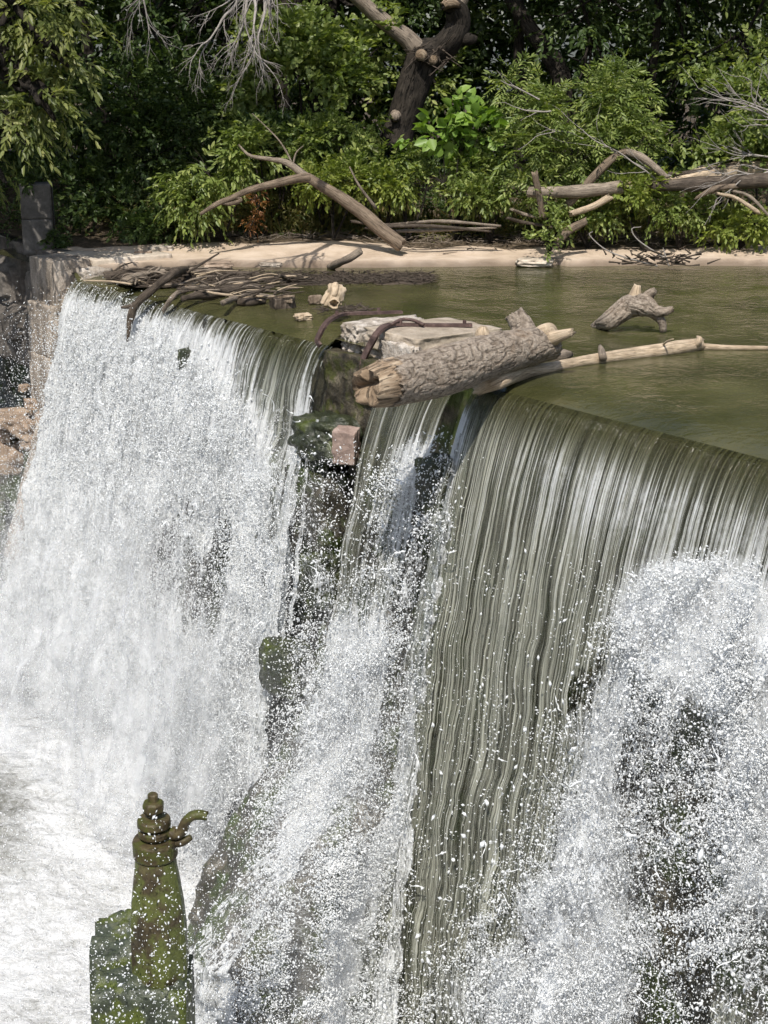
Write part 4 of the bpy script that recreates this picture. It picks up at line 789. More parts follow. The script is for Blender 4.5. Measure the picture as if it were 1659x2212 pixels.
# ------------------------------------------------------------------ driftwood jam on the far crest
def stick(name, pts, rad, mat, label, cat="stick", group=None, seg=8, rough=0.34, seed=1, jag=0.02, twigs=()):
    g = G(); tube(g, pts, rad, seg, max(14, 9*len(pts)), rough, 9, seed, jag=jag)
    for tp, tr in twigs: tube(g, tp, tr, 6, 10, 0.15, 6, seed+1)
    return tag(g.build(name, mat, origin=np.asarray(pts[len(pts)//2])), label, cat, group)
stick("driftwood_branch", [A(473, 547, 20.1), A(430, 573, 19.9), W(400, 592, 0.13)], [0.011, 0.016, 0.022], M_driftdk, "thin crooked dark branch pointing up toward the sand behind the jam", seed=2)
stick("driftwood_log", [W(405, 582, 0.10), DP(375, 590, -0.12), DP(330, 625, 0.12), DP(296, 655, 0.25), DP(283, 685, 0.30), DP(275, 737, 0.36)], [0.041, 0.056, 0.052, 0.046, 0.041, 0.015], M_driftdk, "long dark branch slanting over the lip and down into the left fall", "log", seg=14, seed=3,
      twigs=[([DP(296, 655, 0.25), DP(280, 662, 0.3), DP(262, 664, 0.36)], [0.035, 0.03, 0.015])])
stick("driftwood_log", [DP(275, 606, 0.04), W(320, 596, 0.06), W(370, 588, 0.07), W(430, 583, 0.06)], [0.063, 0.067, 0.059, 0.044], M_drift, "stout pale grey log on the far crest under the dark slanting branch", "log", seg=16, seed=4, jag=0.04)
stick("driftwood_log", [W(228, 597, 0.04), W(280, 595, 0.06), W(350, 590, 0.05)], [0.070, 0.074, 0.059], M_driftdk, "rotten reddish-brown log end at the far left of the jam", "log", seg=16, seed=5, jag=0.05, rough=0.3)
stick("driftwood_log", [W(300, 590, 0.04), W(420, 588, 0.04), W(560, 594, 0.03)], [0.052, 0.059, 0.037], M_driftdk, "long dark log lying along the back of the jam against the sand", "log", seg=14, seed=6)
stick("driftwood_branch", [DP(352, 672, 0.14), DP(375, 640, 0.08), W(405, 625, 0.05), W(470, 615, 0.04)], [0.022, 0.037, 0.033, 0.022], M_drift, "grey forked branch dipping over the crest right of the slanting branch", seg=12, seed=7)
stick("driftwood_log", [DP(395, 645, 0.06), W(450, 635, 0.05), W(520, 624, 0.06), W(580, 622, 0.05)], [0.037, 0.063, 0.067, 0.044], M_driftdk, "dark waterlogged log along the crest in the middle of the jam", "log", seg=14, seed=8)
stick("driftwood_branch", [W(448, 630, 0.12), W(490, 637, 0.1), W(590, 641, 0.07), W(620, 641, 0.05)], [0.016, 0.016, 0.013, 0.009], M_bleach, "slim pale straight branch on top of the jam", seed=9)
stick("driftwood_branch", [DP(480, 655, 0.02), W(510, 644, 0.06), W(545, 638, 0.06), W(600, 640, 0.03)], [0.030, 0.041, 0.033, 0.015], M_drift, "bleached splintered root lying at the lip of the crest", seg=12, seed=10, jag=0.06)
stick("driftwood_log", [W(515, 652, 0.02), W(540, 652, 0.03), W(572, 650, 0.02)], [0.044, 0.056, 0.037], M_driftdk, "short mossy log stub at the water edge of the jam", "log", seg=12, seed=12)
stick("driftwood_branch", [W(714, 576, 0.02), A(750, 560, 20.7), A(781, 541, 20.6)], [0.05, 0.055, 0.045], M_drift, "grey stick slanting out of the water in front of the sand bank", seg=12, seed=13, jag=0.02)
stick("driftwood_branch", [W(632, 612, 0.0), W(622, 603, 0.08), W(603, 595, 0.25)], [0.03, 0.03, 0.02], M_driftdk, "short dark snag sticking up from the mud mat", seed=14)
# blocks and stumps in the shallow water
P = W(610, 655, 0.04); g = rock(G(), P, (0.26, 0.2, 0.14), rotz(0.4), 0.9, 0.08, 3, 12, 101, 0.03); tag(g.build("wood_block", M_driftdk, origin=P-Z*.07), "dark squared wood block floating near the crest", "wood block")
P = W(618, 645, 0.10); g = rock(G(), P, (0.2, 0.1, 0.09), rotz(-0.3), 0.7, 0.2, 3, 10, 102, 0.05); tag(g.build("bark_chunk", M_fallen, origin=P-Z*.05), "reddish bark chunk resting on the dark wood block", "bark chunk")
P = W(681, 648, 0.05); g = rock(G(), P, (0.17, 0.08, 0.12), rotz(0.2), 0.3, 0.3, 2.5, 10, 103, 0.06); tag(g.build("wood_chip", M_fallen, origin=P-Z*.06), "pointed brown wood chip poking out of the pond", "wood chip")
P = W(655, 684, 0.02); g = rock(G(), P, (0.2, 0.12, 0.08), rotz(0.5), 0.5, 0.3, 3, 12, 104, 0.06); tag(g.build("pale_stone", M_bleach, origin=P-Z*.05), "whitish stone awash on the crest left of the pier", "stone")
o = thing("hollow_stump", W(722, 662, 0), "bleached knobbly stump with a dark hole, standing in the shallows left of the pier", "stump")
g = rock(G(), A(724, 636, 17.2), (0.19, 0.17, 0.24), rotz(0.5, 0.35), 0.5, 0.25, 2.4, 16, 105, 0.05); g.build("stump_body", M_bleach, o)
g = G(); c = A(723, 655, 17.05); th = np.arange(20)/20*6.2832
V = np.concatenate([c+(1+.5*fbm(np.stack([np.cos(th)*1.5, np.sin(th)*1.5, 0*th+dy*9], -1), 2, 4))[:, None]*np.stack([r*np.cos(th), 0*th+dy, r*np.sin(th)], -1) for r, dy in [(0.06, 0.05), (0.068, -0.01), (0.055, -0.03), (0.045, 0.0), (0.04, 0.1)]])
i = np.arange(4)[:, None]*20; k = np.arange(20)[None]; k2 = (k+1) % 20
g.add(V, [np.stack([i+k, i+k2, i+20+k2, i+20+k], -1).reshape(-1, 4), (80+np.arange(20))[None]]); g.build("hollow_ring", M_bleach, o)
g = rock(G(), A(706, 648, 17.15), (0.1, 0.1, 0.16), rotz(0.5, 0.6), 0.4, 0.2, 2.4, 10, 106, 0.03); g.build("root", M_bleach, o)
g = G()
for k in range(46):
    px, py = R.uniform(690, 800), R.uniform(662, 676)
    a = W(px, py, R.uniform(0, 0.05)); tube(g, [a, a+np.array([R.uniform(-.2, .2), R.uniform(-.08, .08), R.uniform(-.02, .05)])], [0.012, 0.006], 5, 4)
tag(g.build("twig_debris", M_driftdk, origin=W(740, 670)), "dark soggy clump of twigs caught at the left corner of the pier", "debris", kind="stuff")
# small sticks of the jam, one object each
for k in range(80):
    px = R.uniform(240, 640); f = (px-240)/400; py = R.uniform(584+10*f, 616+40*f)
    if py > 590 + (px-158)*0.2535 - 6: py = 590+(px-158)*0.2535-8
    a = W(px, py, R.uniform(0.03, 0.12)); an = R.uniform(-0.9, 0.7) if R.random() < .75 else R.uniform(0, 3.1); L = R.uniform(0.2, 0.65)
    b = a+np.array([math.cos(an)*L, math.sin(an)*L*0.6, R.uniform(-0.02, 0.12)]); c = (a+b)/2+np.array([R.uniform(-.04, .04), R.uniform(-.04, .04), R.uniform(0, .05)])
    r = R.uniform(0.006, 0.02)
    stick("loose_stick", [a, c, b], [r, r*0.9, r*0.5], R.choice([M_drift, M_driftdk, M_driftdk, M_bleach]), "small weathered stick lying loose in the driftwood jam on the far crest", group="loose sticks of the driftwood jam", seg=6, seed=k)
# twig litter mat floating behind the jam
g = G()
for k in range(2600):
    px = R.uniform(250, 935); f = (px-250)/685; py = R.triangular(583, 620-8*f, 606) if px > 560 else R.uniform(584, 614)
    if py > 586+(px-158)*0.2535: continue
    a = W(px, py, R.uniform(0.0, 0.035)); an = R.uniform(0, 6.28); L = R.uniform(0.03, 0.16)
    b = a+np.array([math.cos(an)*L, math.sin(an)*L, R.uniform(-.01, .03)]); r = R.uniform(0.003, 0.009)
    tube(g, [a, b], [r, r*.6], 4, 2, cap=False, rnd=R.random())
ss_, tt_ = np.meshgrid(np.linspace(250, 930, 120), np.linspace(0, 1, 14), indexing='ij'); top = np.where(ss_ < 560, 586, 590); bot = np.minimum(584+(ss_-158)*0.2535, 619-6*(ss_-250)/680)
py = top+(np.maximum(bot, top+4)-top)*tt_; P = W(ss_, py, 0.012); P[..., 2] += 0.02*fbm(P*5, 3, 4)-0.012*(np.abs(tt_-0.5)*2)**3-0.005
g.add(P.reshape(-1, 3), grid_faces(120, 14), 0.2)
tag(g.build("debris_mat", M_driftdk, origin=W(500, 600)), "floating mat of twig litter and mud behind the driftwood jam", "debris", kind="stuff")
# stones on the sand
for k, (px, py, sx, sz, mat, lab) in enumerate([(348, 540, 0.36, 0.12, M_conwhite, "squarish pale stone on the sand behind the jam"), (309, 549, 0.24, 0.09, M_boulder, "rounded orange stone beside the squarish pale stone"), (270, 562, 0.38, 0.11, M_slab, "grey flat broken stone at the edge of the concrete ledge"),
                                     (1155, 566, 0.5, 0.10, M_concrete, "pale pointed rock at the waterline below the leafy weed"), (470, 574, 0.4, 0.11, M_boulder, "pitted grey rock with a dark hollow at the back of the jam"), (585, 572, 0.3, 0.06, M_slab, "low wet stone at the edge of the sand")]):
    P = W(px, py, 0.06 if py > 555 else 0.13); g = rock(G(), P, (sx, sx*0.55, sz), rotz(R.uniform(-.3, .3)), 0.65, 0.2, 2.2, 14, 110+k, 0.05); tag(g.build("bank_stone", mat, origin=P-Z*sz/2), lab, "stone")

# ------------------------------------------------------------------ vegetation
def nz(v): return v/(np.linalg.norm(v, axis=-1, keepdims=True)+1e-9)
def add_leaves(g, b, d, nr, L, wd, fold=0.12, curl=0.1, rnd=None):
    m = len(b); w_ = nz(np.cross(d, nr)); nr = np.cross(w_, d)
    L = L[:, None]; wd = wd[:, None]/2
    V = np.stack([b, b+d*L*0.32+w_*wd*0.95+nr*wd*fold*3, b+d*L*0.7+w_*wd*0.7+nr*(wd*fold*2-curl*L*0.3), b+d*L-nr*curl*L, b+d*L*0.7-w_*wd*0.7+nr*(wd*fold*2-curl*L*0.3), b+d*L*0.32-w_*wd*0.95+nr*wd*fold*3], 1)
    o = np.arange(m)[:, None]*6; F = np.concatenate([o+np.array([0, 1, 2, 3]), o+np.array([0, 3, 4, 5])])
    g.add(V.reshape(-1, 3), F, np.repeat(rng.random(m) if rnd is None else rnd, 6))
def sprays(g, P, D, tl, nl, ll, lw, ang=0.9, droop=0.15, jit=0.25, tuft=None):
    m = len(P); tl = tl*(0.7+0.6*rng.random(m)); up = np.array([0, 0, 1.0])+0.35*rng.normal(size=(m, 3))
    sv = nz(np.cross(D, up)); nr0 = nz(np.cross(sv, D)); tint = rng.random(m)
    for j in range(nl):
        f = (j+0.6)/nl; side = 1 if j % 2 else -1
        a = ang*(1-0.55*f) if j < nl-1 else 0.0
        b = P + D*(tl*f)[:, None] - Z*(droop*tl*f*f)[:, None]
        d = nz(D*math.cos(a)+sv*side*math.sin(a)+jit*rng.normal(size=(m, 3))-Z*droop)
        nr = nz(nr0+0.45*rng.normal(size=(m, 3)))
        sz = (0.6+0.55*rng.random(m))
        add_leaves(g, b, d, nr, ll*sz, lw*sz, rnd=np.clip(0.55*tint+0.45*rng.random(m), 0, 1))
def crown_pts(ells, m, bias=1/2.0, thr=-0.25, fr=1.5, seed=0, front=0.0):
    E = np.array([e[:6] for e in ells], float); vol = (E[:, 3]*E[:, 4]*E[:, 5])**0.75; p = vol/vol.sum(); Pn, Dn = [], []; c = 0
    while c < m:
        k = rng.choice(len(E), size=m*2, p=p); u = nz(rng.normal(size=(m*2, 3))); r = rng.random(m*2)**bias
        P = E[k, :3]+u*E[k, 3:6]*r[:, None]
        ok = vnoise(P*fr+seed, seed) > thr
        Pn.append(P[ok]); Dn.append(nz(u/E[k, 3:6])[ok]); c += ok.sum()
    return np.concatenate(Pn)[:m], np.concatenate(Dn)[:m]
def plant(name, label, cat, base, ells, m, mat, tl=0.28, nl=9, ll=0.075, lw=0.035, ang=0.9, droop=0.2, thr=-0.25, trunk=0.03, tmat=None, group=None, seed=0, bias=0.5, fr=1.5, updir=0.2, tpts=None, limbs=True, jit=0.25):
    o = thing(name, base, label, cat, group)
    P, D = crown_pts(ells, m, bias, thr, fr, seed)
    D = nz(D+0.6*rng.normal(size=D.shape)+np.array([0, -0.15, updir]))
    g = G(); sprays(g, P, D, tl, nl, ll, lw, ang, droop, jit); 
    g.build("crown" if trunk > 0.04 else "foliage", mat, o)
    g = G()
    if tpts is not None: tube(g, tpts, [trunk*1.25, trunk, trunk*0.8][:max(2, len(tpts))], 14, 24, 0.18, 5, seed)
    top = np.asarray(base, float) if tpts is None else np.asarray(tpts[-1], float)
    if limbs:
        for e in ells:
            c = np.array(e[:3]); q_ = (top+c)/2+np.array([R.uniform(-.1, .1), R.uniform(-.1, .1), R.uniform(0, .15)])
            tube(g, [top, q_, c], [trunk*0.7, trunk*0.5, trunk*0.2], 6, 10, 0.1, 5, seed)
            for _ in range(5):
                v = nz(rng.normal(size=3))*np.array(e[3:6])*0.8; tube(g, [q_*0.3+c*0.7, c+v*0.6, c+v], [trunk*0.3, trunk*0.2, trunk*0.08], 4, 6, cap=False)
    if g.n: g.build("trunk" if trunk > 0.04 else "stem", tmat or M_bark, o)
    return o
def E_(px, py, y, rx, rz, ry=None): c = A(px, py, y); return (c[0], c[1], c[2], rx, ry or rx*0.8, rz)
def base_at(px, y): x = A(px, 500, y)[0]; return np.array([x, y, gz(x, y)])

# shrubs and saplings along the bank
plant("leafy_shrub", "rounded mid-green shrub with drooping leaves behind the arching fallen trunk", "shrub", base_at(480, 22.9), [E_(450, 360, 22.7, .55, .42), E_(540, 330, 22.9, .5, .4), E_(420, 430, 22.6, .4, .3), E_(400, 385, 22.6, .3, .25)], 420, M_leafmid, 0.26, 8, 0.11, 0.046, droop=0.5, seed=1)
plant("tall_shrub", "tall layered broad-leaved shrub below the hanging dead branches", "shrub", base_at(640, 24.4), [E_(640, 90, 24.6, .9, .35), E_(690, 170, 24.5, .9, .4), E_(620, 250, 24.4, .8, .3), E_(740, 240, 24.3, .7, .4), E_(590, 180, 24.6, .6, .35), E_(780, 110, 24.8, .6, .5), E_(560, 300, 24.2, .5, .3)], 1250, M_leafmid, 0.3, 7, 0.12, 0.085, 1.0, 0.2, -0.1, 0.045, seed=2)
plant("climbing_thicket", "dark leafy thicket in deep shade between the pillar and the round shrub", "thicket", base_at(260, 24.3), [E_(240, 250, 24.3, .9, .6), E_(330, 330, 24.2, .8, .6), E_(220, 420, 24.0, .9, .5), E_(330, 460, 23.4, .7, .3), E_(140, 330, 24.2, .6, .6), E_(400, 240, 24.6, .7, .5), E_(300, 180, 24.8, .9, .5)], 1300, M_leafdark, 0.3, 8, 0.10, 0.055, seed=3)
plant("big_leaf_plant", "bright lime plant with very large heart-shaped leaves right of the big trunk", "plant", base_at(985, 22.8), [E_(1010, 235, 22.8, .28, .16), E_(1040, 265, 22.7, .22, .14), E_(960, 275, 22.8, .3, .16), E_(1000, 300, 22.7, .25, .15), E_(920, 290, 22.9, .2, .12)], 46, M_leafbig, 0.2, 5, 0.19, 0.16, 1.1, 0.35, -0.9, 0.02, seed=4)
plant("feathery_sapling", "large feathery pinnate-leaved sapling leaning over the driftwood logs", "sapling", base_at(1190, 22.9), [E_(1125, 185, 22.9, .40, .26), E_(1190, 250, 22.7, .55, .32), E_(1300, 230, 22.9, .55, .34), E_(1250, 330, 22.6, .65, .36), E_(1130, 330, 22.6, .45, .35), E_(1360, 300, 22.8, .45, .36), E_(1340, 180, 23.1, .4, .25), E_(1180, 400, 22.5, .5, .25)], 820, M_leafmid, 0.36, 13, 0.11, 0.034, 1.25, 0.35, -0.35, 0.03, seed=5, jit=0.12)
plant("grey_green_shrub", "pale grey-green shrub full of bare twigs at the right edge", "shrub", base_at(1560, 22.9), [E_(1540, 200, 23.0, .5, .28), E_(1500, 280, 22.8, .45, .2), E_(1600, 300, 22.8, .5, .22), E_(1630, 200, 23, .4, .3), E_(1560, 340, 22.7, .4, .14)], 400, M_leafmid, 0.26, 9, 0.085, 0.05, seed=6, thr=-0.1)
plant("vine_shrub", "round-leaved vine shrub hanging at the far right above the logs", "shrub", base_at(1640, 22.7), [E_(1640, 260, 22.6, .35, .25), E_(1590, 330, 22.6, .25, .15), E_(1670, 330, 22.6, .3, .2)], 160, M_leafmid, 0.2, 6, 0.11, 0.085, seed=7)
LOW = [(720, 385, 22.9, .5, .2, M_leaflight, "yellow-green low shrub above the thick end of the fallen trunk"), (830, 350, 23.2, .6, .28, M_leafmid, "mid-green low shrub at the foot of the big trunk"), (880, 385, 22.9, .5, .18, M_leaflight, "sunny yellowish shrub below the big-leaf plant"),
       (990, 365, 22.9, .45, .2, M_leafmid, "green tangled shrub under the big-leaf plant"), (1060, 405, 22.7, .4, .17, M_leafmid, "dark green low shrub left of the upright driftwood stake"), (1395, 400, 22.3, .4, .15, M_leaflight, "light green leafy shrub growing through the driftwood logs"),
       (1470, 445, 22.4, .42, .16, M_leafmid, "green shrub overhanging the dark bank hollow"), (1600, 478, 22.3, .42, .1, M_leaflight, "grassy bright weed clump at the right edge of the bank"), (1270, 455, 22.4, .3, .14, M_leafmid, "small green shrub under the lower driftwood log"), (330, 480, 22.8, .35, .14, M_leafdark, "dark low plant by the shaded sand"),
       (600, 300, 23.5, .55, .35, M_leafdark, "shadowy shrub behind the arch of the fallen trunk"), (700, 300, 23.4, .5, .3, M_leafmid, "broad-leaved shrub behind the top of the fallen trunk")]
for k, (px, py, y, rx, rz, mt, lab) in enumerate(LOW):
    plant("low_shrub", lab, "shrub", base_at(px, y), [E_(px, py, y, rx, rz), E_(px-40, py+14, y-.1, rx*.7, rz*.7), E_(px+45, py+10, y-.1, rx*.6, rz*.7)], int(260*rx/.5), mt, 0.22, 7, 0.085, 0.045, seed=20+k, droop=0.25)
plant("leafy_weed", "upright leafy weed growing at the waterline in front of the logs", "weed", W(1185, 562, 0.05), [E_(1180, 430, 21.7, .14, .12), E_(1195, 480, 21.6, .16, .14), E_(1175, 520, 21.5, .15, .1)], 60, M_leafmid, 0.18, 8, 0.07, 0.035, seed=40)
plant("withered_bush", "withered rusty-brown clump hanging under the fallen trunk", "dead leaves", A(555, 440, 22.4), [E_(555, 435, 22.4, .12, .2), E_(545, 480, 22.4, .14, .12)], 60, M_leafbrown, 0.12, 6, 0.05, 0.02, seed=41, droop=0.6)
# hanging willow-like boughs at upper left belong to a tree standing left of the view
tb = np.array([-7.6, 21.8, 0.15])
plant("overhanging_tree", "leafy tree at the left whose pale narrow-leaved boughs droop into the picture", "tree", tb, [E_(20, 180, 20.3, .6, .55), E_(90, 210, 20.2, .45, .4), E_(20, 290, 20.1, .4, .4), E_(60, 30, 20.5, .8, .4), E_(-60, 250, 20.4, .9, 1.0), E_(-10, 370, 20.1, .22, .22),
      E_(120, 120, 20.4, .45, .3), (-5.4, 21.2, 5.8, 2.2, 1.6, 1.2), (-7.4, 21.6, 6.2, 2.0, 2.0, 1.5), (-3.3, 21.6, 5.4, 1.6, 1.2, .9), (-1.7, 21.6, 5.5, 1.4, 1.2, .8)], 2300, M_leafwillow, 0.34, 10, 0.14, 0.05, 0.8, 0.45, -0.25, 0.22, tpts=[tb, tb+np.array([.3, -.2, 2.2]), tb+np.array([1.0, -.5, 4.6])], seed=50, updir=-0.3)
# forest trees behind: trunk + crown above the picture that shades the bank
def forest_tree(x, y, h, r, rt, mat, label, m=900, lean=0.0, seed=0, grp="tall trees of the shady wood", ll=0.12, low=0):
    z0 = gz(x, y); b = np.array([x, y, z0-.1]); t = b+np.array([lean, 0, h])
    ells = [(t[0]+R.uniform(-.8, .8)*r, t[1]+R.uniform(-.8, .6)*r, t[2]+R.uniform(-.25, .5)*r, r*R.uniform(.5, .75), r*R.uniform(.5, .75), r*R.uniform(.3, .5)) for _ in range(6)]
    for j in range(low): ells.append((t[0]+R.uniform(-1, 1)*r, t[1]-R.uniform(-.3, .6)*r, z0+h*R.uniform(.25, .65), r*.42, r*.42, r*.25))
    return plant("forest_tree", label, "tree", b, ells, m, mat, 0.42, 9, ll, ll*0.5, 0.95, 0.25, -0.2, rt, seed=seed, tpts=[b, (b+t)/2+np.array([lean*.2, 0, 0]), t])
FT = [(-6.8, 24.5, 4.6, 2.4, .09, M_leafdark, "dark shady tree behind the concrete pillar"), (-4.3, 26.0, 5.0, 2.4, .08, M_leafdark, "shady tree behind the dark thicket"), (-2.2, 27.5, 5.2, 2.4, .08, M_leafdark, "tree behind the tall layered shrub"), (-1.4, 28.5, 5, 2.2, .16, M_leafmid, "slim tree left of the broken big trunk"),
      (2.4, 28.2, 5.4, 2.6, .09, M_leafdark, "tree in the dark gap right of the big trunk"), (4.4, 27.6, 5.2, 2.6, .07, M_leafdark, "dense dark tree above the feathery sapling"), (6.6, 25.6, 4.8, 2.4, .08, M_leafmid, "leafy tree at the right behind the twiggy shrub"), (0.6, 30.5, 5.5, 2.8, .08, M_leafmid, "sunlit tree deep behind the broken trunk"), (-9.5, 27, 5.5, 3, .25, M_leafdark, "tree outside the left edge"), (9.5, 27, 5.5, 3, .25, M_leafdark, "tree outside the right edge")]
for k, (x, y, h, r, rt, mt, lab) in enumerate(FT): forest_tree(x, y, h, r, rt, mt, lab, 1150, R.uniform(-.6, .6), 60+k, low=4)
# far wood that closes every gap
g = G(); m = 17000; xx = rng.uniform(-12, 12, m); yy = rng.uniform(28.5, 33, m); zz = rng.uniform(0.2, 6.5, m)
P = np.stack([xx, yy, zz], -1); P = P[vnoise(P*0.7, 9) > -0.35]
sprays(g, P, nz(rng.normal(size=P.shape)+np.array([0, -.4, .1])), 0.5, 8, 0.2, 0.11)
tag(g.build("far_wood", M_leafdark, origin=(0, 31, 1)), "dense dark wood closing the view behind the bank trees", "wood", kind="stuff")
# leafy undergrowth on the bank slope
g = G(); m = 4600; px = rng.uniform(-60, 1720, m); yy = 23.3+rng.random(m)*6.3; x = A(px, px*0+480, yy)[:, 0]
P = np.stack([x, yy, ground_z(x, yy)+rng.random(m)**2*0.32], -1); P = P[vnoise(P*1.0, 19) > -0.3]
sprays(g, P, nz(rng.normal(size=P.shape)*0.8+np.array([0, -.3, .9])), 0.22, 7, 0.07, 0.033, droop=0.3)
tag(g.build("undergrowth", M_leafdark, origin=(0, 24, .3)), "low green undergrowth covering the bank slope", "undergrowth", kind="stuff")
g = G(); m = 4400; px = np.concatenate([rng.normal(540, 130, m//2), rng.uniform(700, 1650, m//2)]); x = A(px, px*0+500, 22.5)[:, 0]; yy = yshore(x)+rng.uniform(1.85, 2.7, m)-0.75*smooth(-0.4, 1.0, x)*rng.random(m)
P = np.stack([x, yy, ground_z(x, yy)+rng.random(m)**1.5*0.5*np.where(px < 760, 1, .35)], -1); P = P[vnoise(P*1.6, 29) > -0.25]
sprays(g, P, nz(rng.normal(size=P.shape)*0.7+np.array([0, -.3, 1.0])), 0.2, 8, 0.055, 0.017, droop=0.2)
tag(g.build("dry_weeds", M_leafdry, origin=(0, 22.6, .2)), "yellowish half-dry weeds along the top of the sand", "weeds", kind="stuff")
g = G()                                              # twig and leaf litter on the upper edge of the sand
for k in range(900):
    x = R.uniform(-3.2, 5.5); y = float(yshore(np.array([x]))[0])+(R.gauss(1.35, .3) if x > 0 else R.gauss(1.75, .22))
    if y < yshore(np.array([x]))[0]+.35: continue
    a = np.array([x, y, gz(x, y)+R.uniform(0, .04)]); an = R.uniform(0, 6.28); L = R.uniform(.04, .3); r = R.uniform(.003, .009)
    tube(g, [a, a+np.array([math.cos(an)*L, math.sin(an)*L, R.uniform(-.01, .08)])], [r, r*.5], 4, 2, cap=False, rnd=R.random())
tag(g.build("twig_litter", M_drift, origin=(0, 22.3, .2)), "dry twig litter scattered along the upper edge of the sand", "litter", kind="stuff")
# blades of grass and dead stalks
g = G(); m = 1500; px = rng.uniform(330, 1659, m); x = A(px, px*0+500, 22.5)[:, 0]; yy = yshore(x)+rng.uniform(1.75, 2.6, m); P = np.stack([x, yy, ground_z(x, yy)], -1)
add_leaves(g, P, nz(rng.normal(size=P.shape)*0.5+Z), nz(rng.normal(size=P.shape)+np.array([0, -1, 0])), 0.16+0.25*rng.random(m), 0.012+0*x, 0.1, 0.25)
tag(g.build("grass", M_leafdry, origin=(0, 22.5, .2)), "thin dry grass blades among the weeds", "grass", kind="stuff")

# ------------------------------------------------------------------ trunks, fallen trees, driftwood on the bank
bt = thing("broken_tree", base_at(868, 25), "thick dark forked tree trunk with a sawn stub and a broken top", "tree")
y = 25.0
g = G(); tube(g, [A(850, 320, y), A(868, 265, y), A(888, 200, y), A(905, 150, y), A(915, 105, y)], [.30, .235, .24, .25, .26], 30, 60, 0.16, 4, 31); g.build("trunk", M_bark, bt)
g = G(); tube(g, [A(905, 115, y), A(878, 82, y-.1), A(840, 55, y-.2), A(800, 22, y-.3), A(760, -18, y-.4), A(700, -90, y-.6)], [.17, .14, .12, .11, .10, .08], 20, 46, 0.14, 5, 32); g.build("limb", M_drift, bt)
g = G(); tube(g, [A(915, 125, y), A(948, 110, y), A(975, 85, y-.1), A(990, 50, y-.1), A(985, 15, y-.2), A(962, 8, y-.25)], [.26, .22, .2, .19, .16, .10], 24, 50, 0.16, 5, 33, jag=0.06); g.build("limb", M_bark, bt)
g = G(); tube(g, [A(985, 20, y-.2), A(1005, -20, y-.2), A(1020, -80, y-.2)], [.11, .10, .09], 14, 20, .14, 5, 34); g.build("limb", M_drift, bt)
g = G(); tube(g, [A(1000, 85, y-.1), A(1020, 84, y-.2), A(1024, 76, y-.2)], [.1, .09, .05], 12, 12, .2, 5, 35); g.build("branch_stub", M_bark, bt)
g = G(); tube(g, [A(960, 12, y-.4), A(972, 6, y-.42), A(992, 10, y-.4)], [.07, .09, .04], 12, 12, .2, 5, 36, jag=.05); g.build("torn_wood", M_cutwood, bt)
g = G(); tube(g, [A(912, 118, y-.2), A(909, 119, y-.42)], [.085, .085], 18, 8, .05, 5, 37); tube(g, [A(937, 128, y-.2), A(936, 131, y-.4)], [.07, .06], 12, 8, .1, 5, 38); g.build("sawn_stub", M_cutwood, bt)
g = G(); tube(g, [A(856, 250, y-.15), A(853, 252, y-.33)], [.1, .06], 14, 8, .15, 5, 39); g.build("knot", M_drift, bt)
g = G()
for k in range(26):
    a = A(R.uniform(890, 970), R.uniform(95, 135), y-.3); tube(g, [a, a+np.array([R.uniform(-.3, .3), R.uniform(-.2, 0), R.uniform(-.25, .2)])], [.012, .005], 5, 4)
o = g.build("lodged_twigs", M_driftdk, bt)
for k, (pp, rr, lab) in enumerate([([(1215, 190, 27.5), (1180, 110, 27.6), (1130, 40, 27.8), (1085, -40, 28)], [.17, .15, .13, .12], "dark leaning trunk in the shade right of the broken tree"), ([(600, 130, 27), (612, 60, 27), (640, -30, 27)], [.2, .18, .16], "dark trunk half hidden by leaves left of the broken tree")]):
    pts = [A(*p) for p in pp]; b0 = pts[0].copy(); b0[2] = gz(b0[0], b0[1])-.1; o = thing("leaning_tree", b0, lab, "tree trunk")
    g = G(); tube(g, [b0]+pts, [rr[0]*1.2]+rr, 16, 36, .15, 4, 40+k); g.build("trunk", M_bark, o)
# arching fallen trunk
ft = thing("fallen_trunk", A(868, 530, 22.1), "arching bare brown fallen trunk with a drooping tip, behind the sand", "fallen tree")
g = G(); tube(g, [A(868, 530, 22.0), A(820, 492, 22.05), A(785, 462, 22.1), A(740, 430, 22.1), A(690, 400, 22.1), A(665, 384, 22.1)], [.10, .10, .09, .08, .07, .065], 20, 60, .2, 5, 51, jag=.03); g.build("trunk", M_fallen, ft)
g = G(); tube(g, [A(668, 384, 22.1), A(640, 386, 22.05), A(590, 398, 22.0), A(540, 410, 21.95), A(500, 428, 21.9), A(470, 440, 21.85), A(432, 463, 21.8)], [.068, .06, .052, .045, .04, .034, .022], 14, 60, .18, 5, 52); g.build("bent_limb", M_fallen, ft)
g = G(); tube(g, [A(505, 424, 21.9), A(520, 432, 21.9), A(500, 440, 21.88), A(480, 440, 21.86)], [.02, .03, .03, .015], 8, 16, .15, 5, 53); g.build("split_branch", M_fallen, ft)
g = G(); tube(g, [A(700, 408, 22.15), A(660, 380, 22.25), A(620, 352, 22.3), A(585, 344, 22.35), A(540, 336, 22.4), A(515, 312, 22.45)], [.06, .055, .045, .035, .025, .012], 10, 40, .15, 5, 54); g.build("side_branch", M_drift, ft)
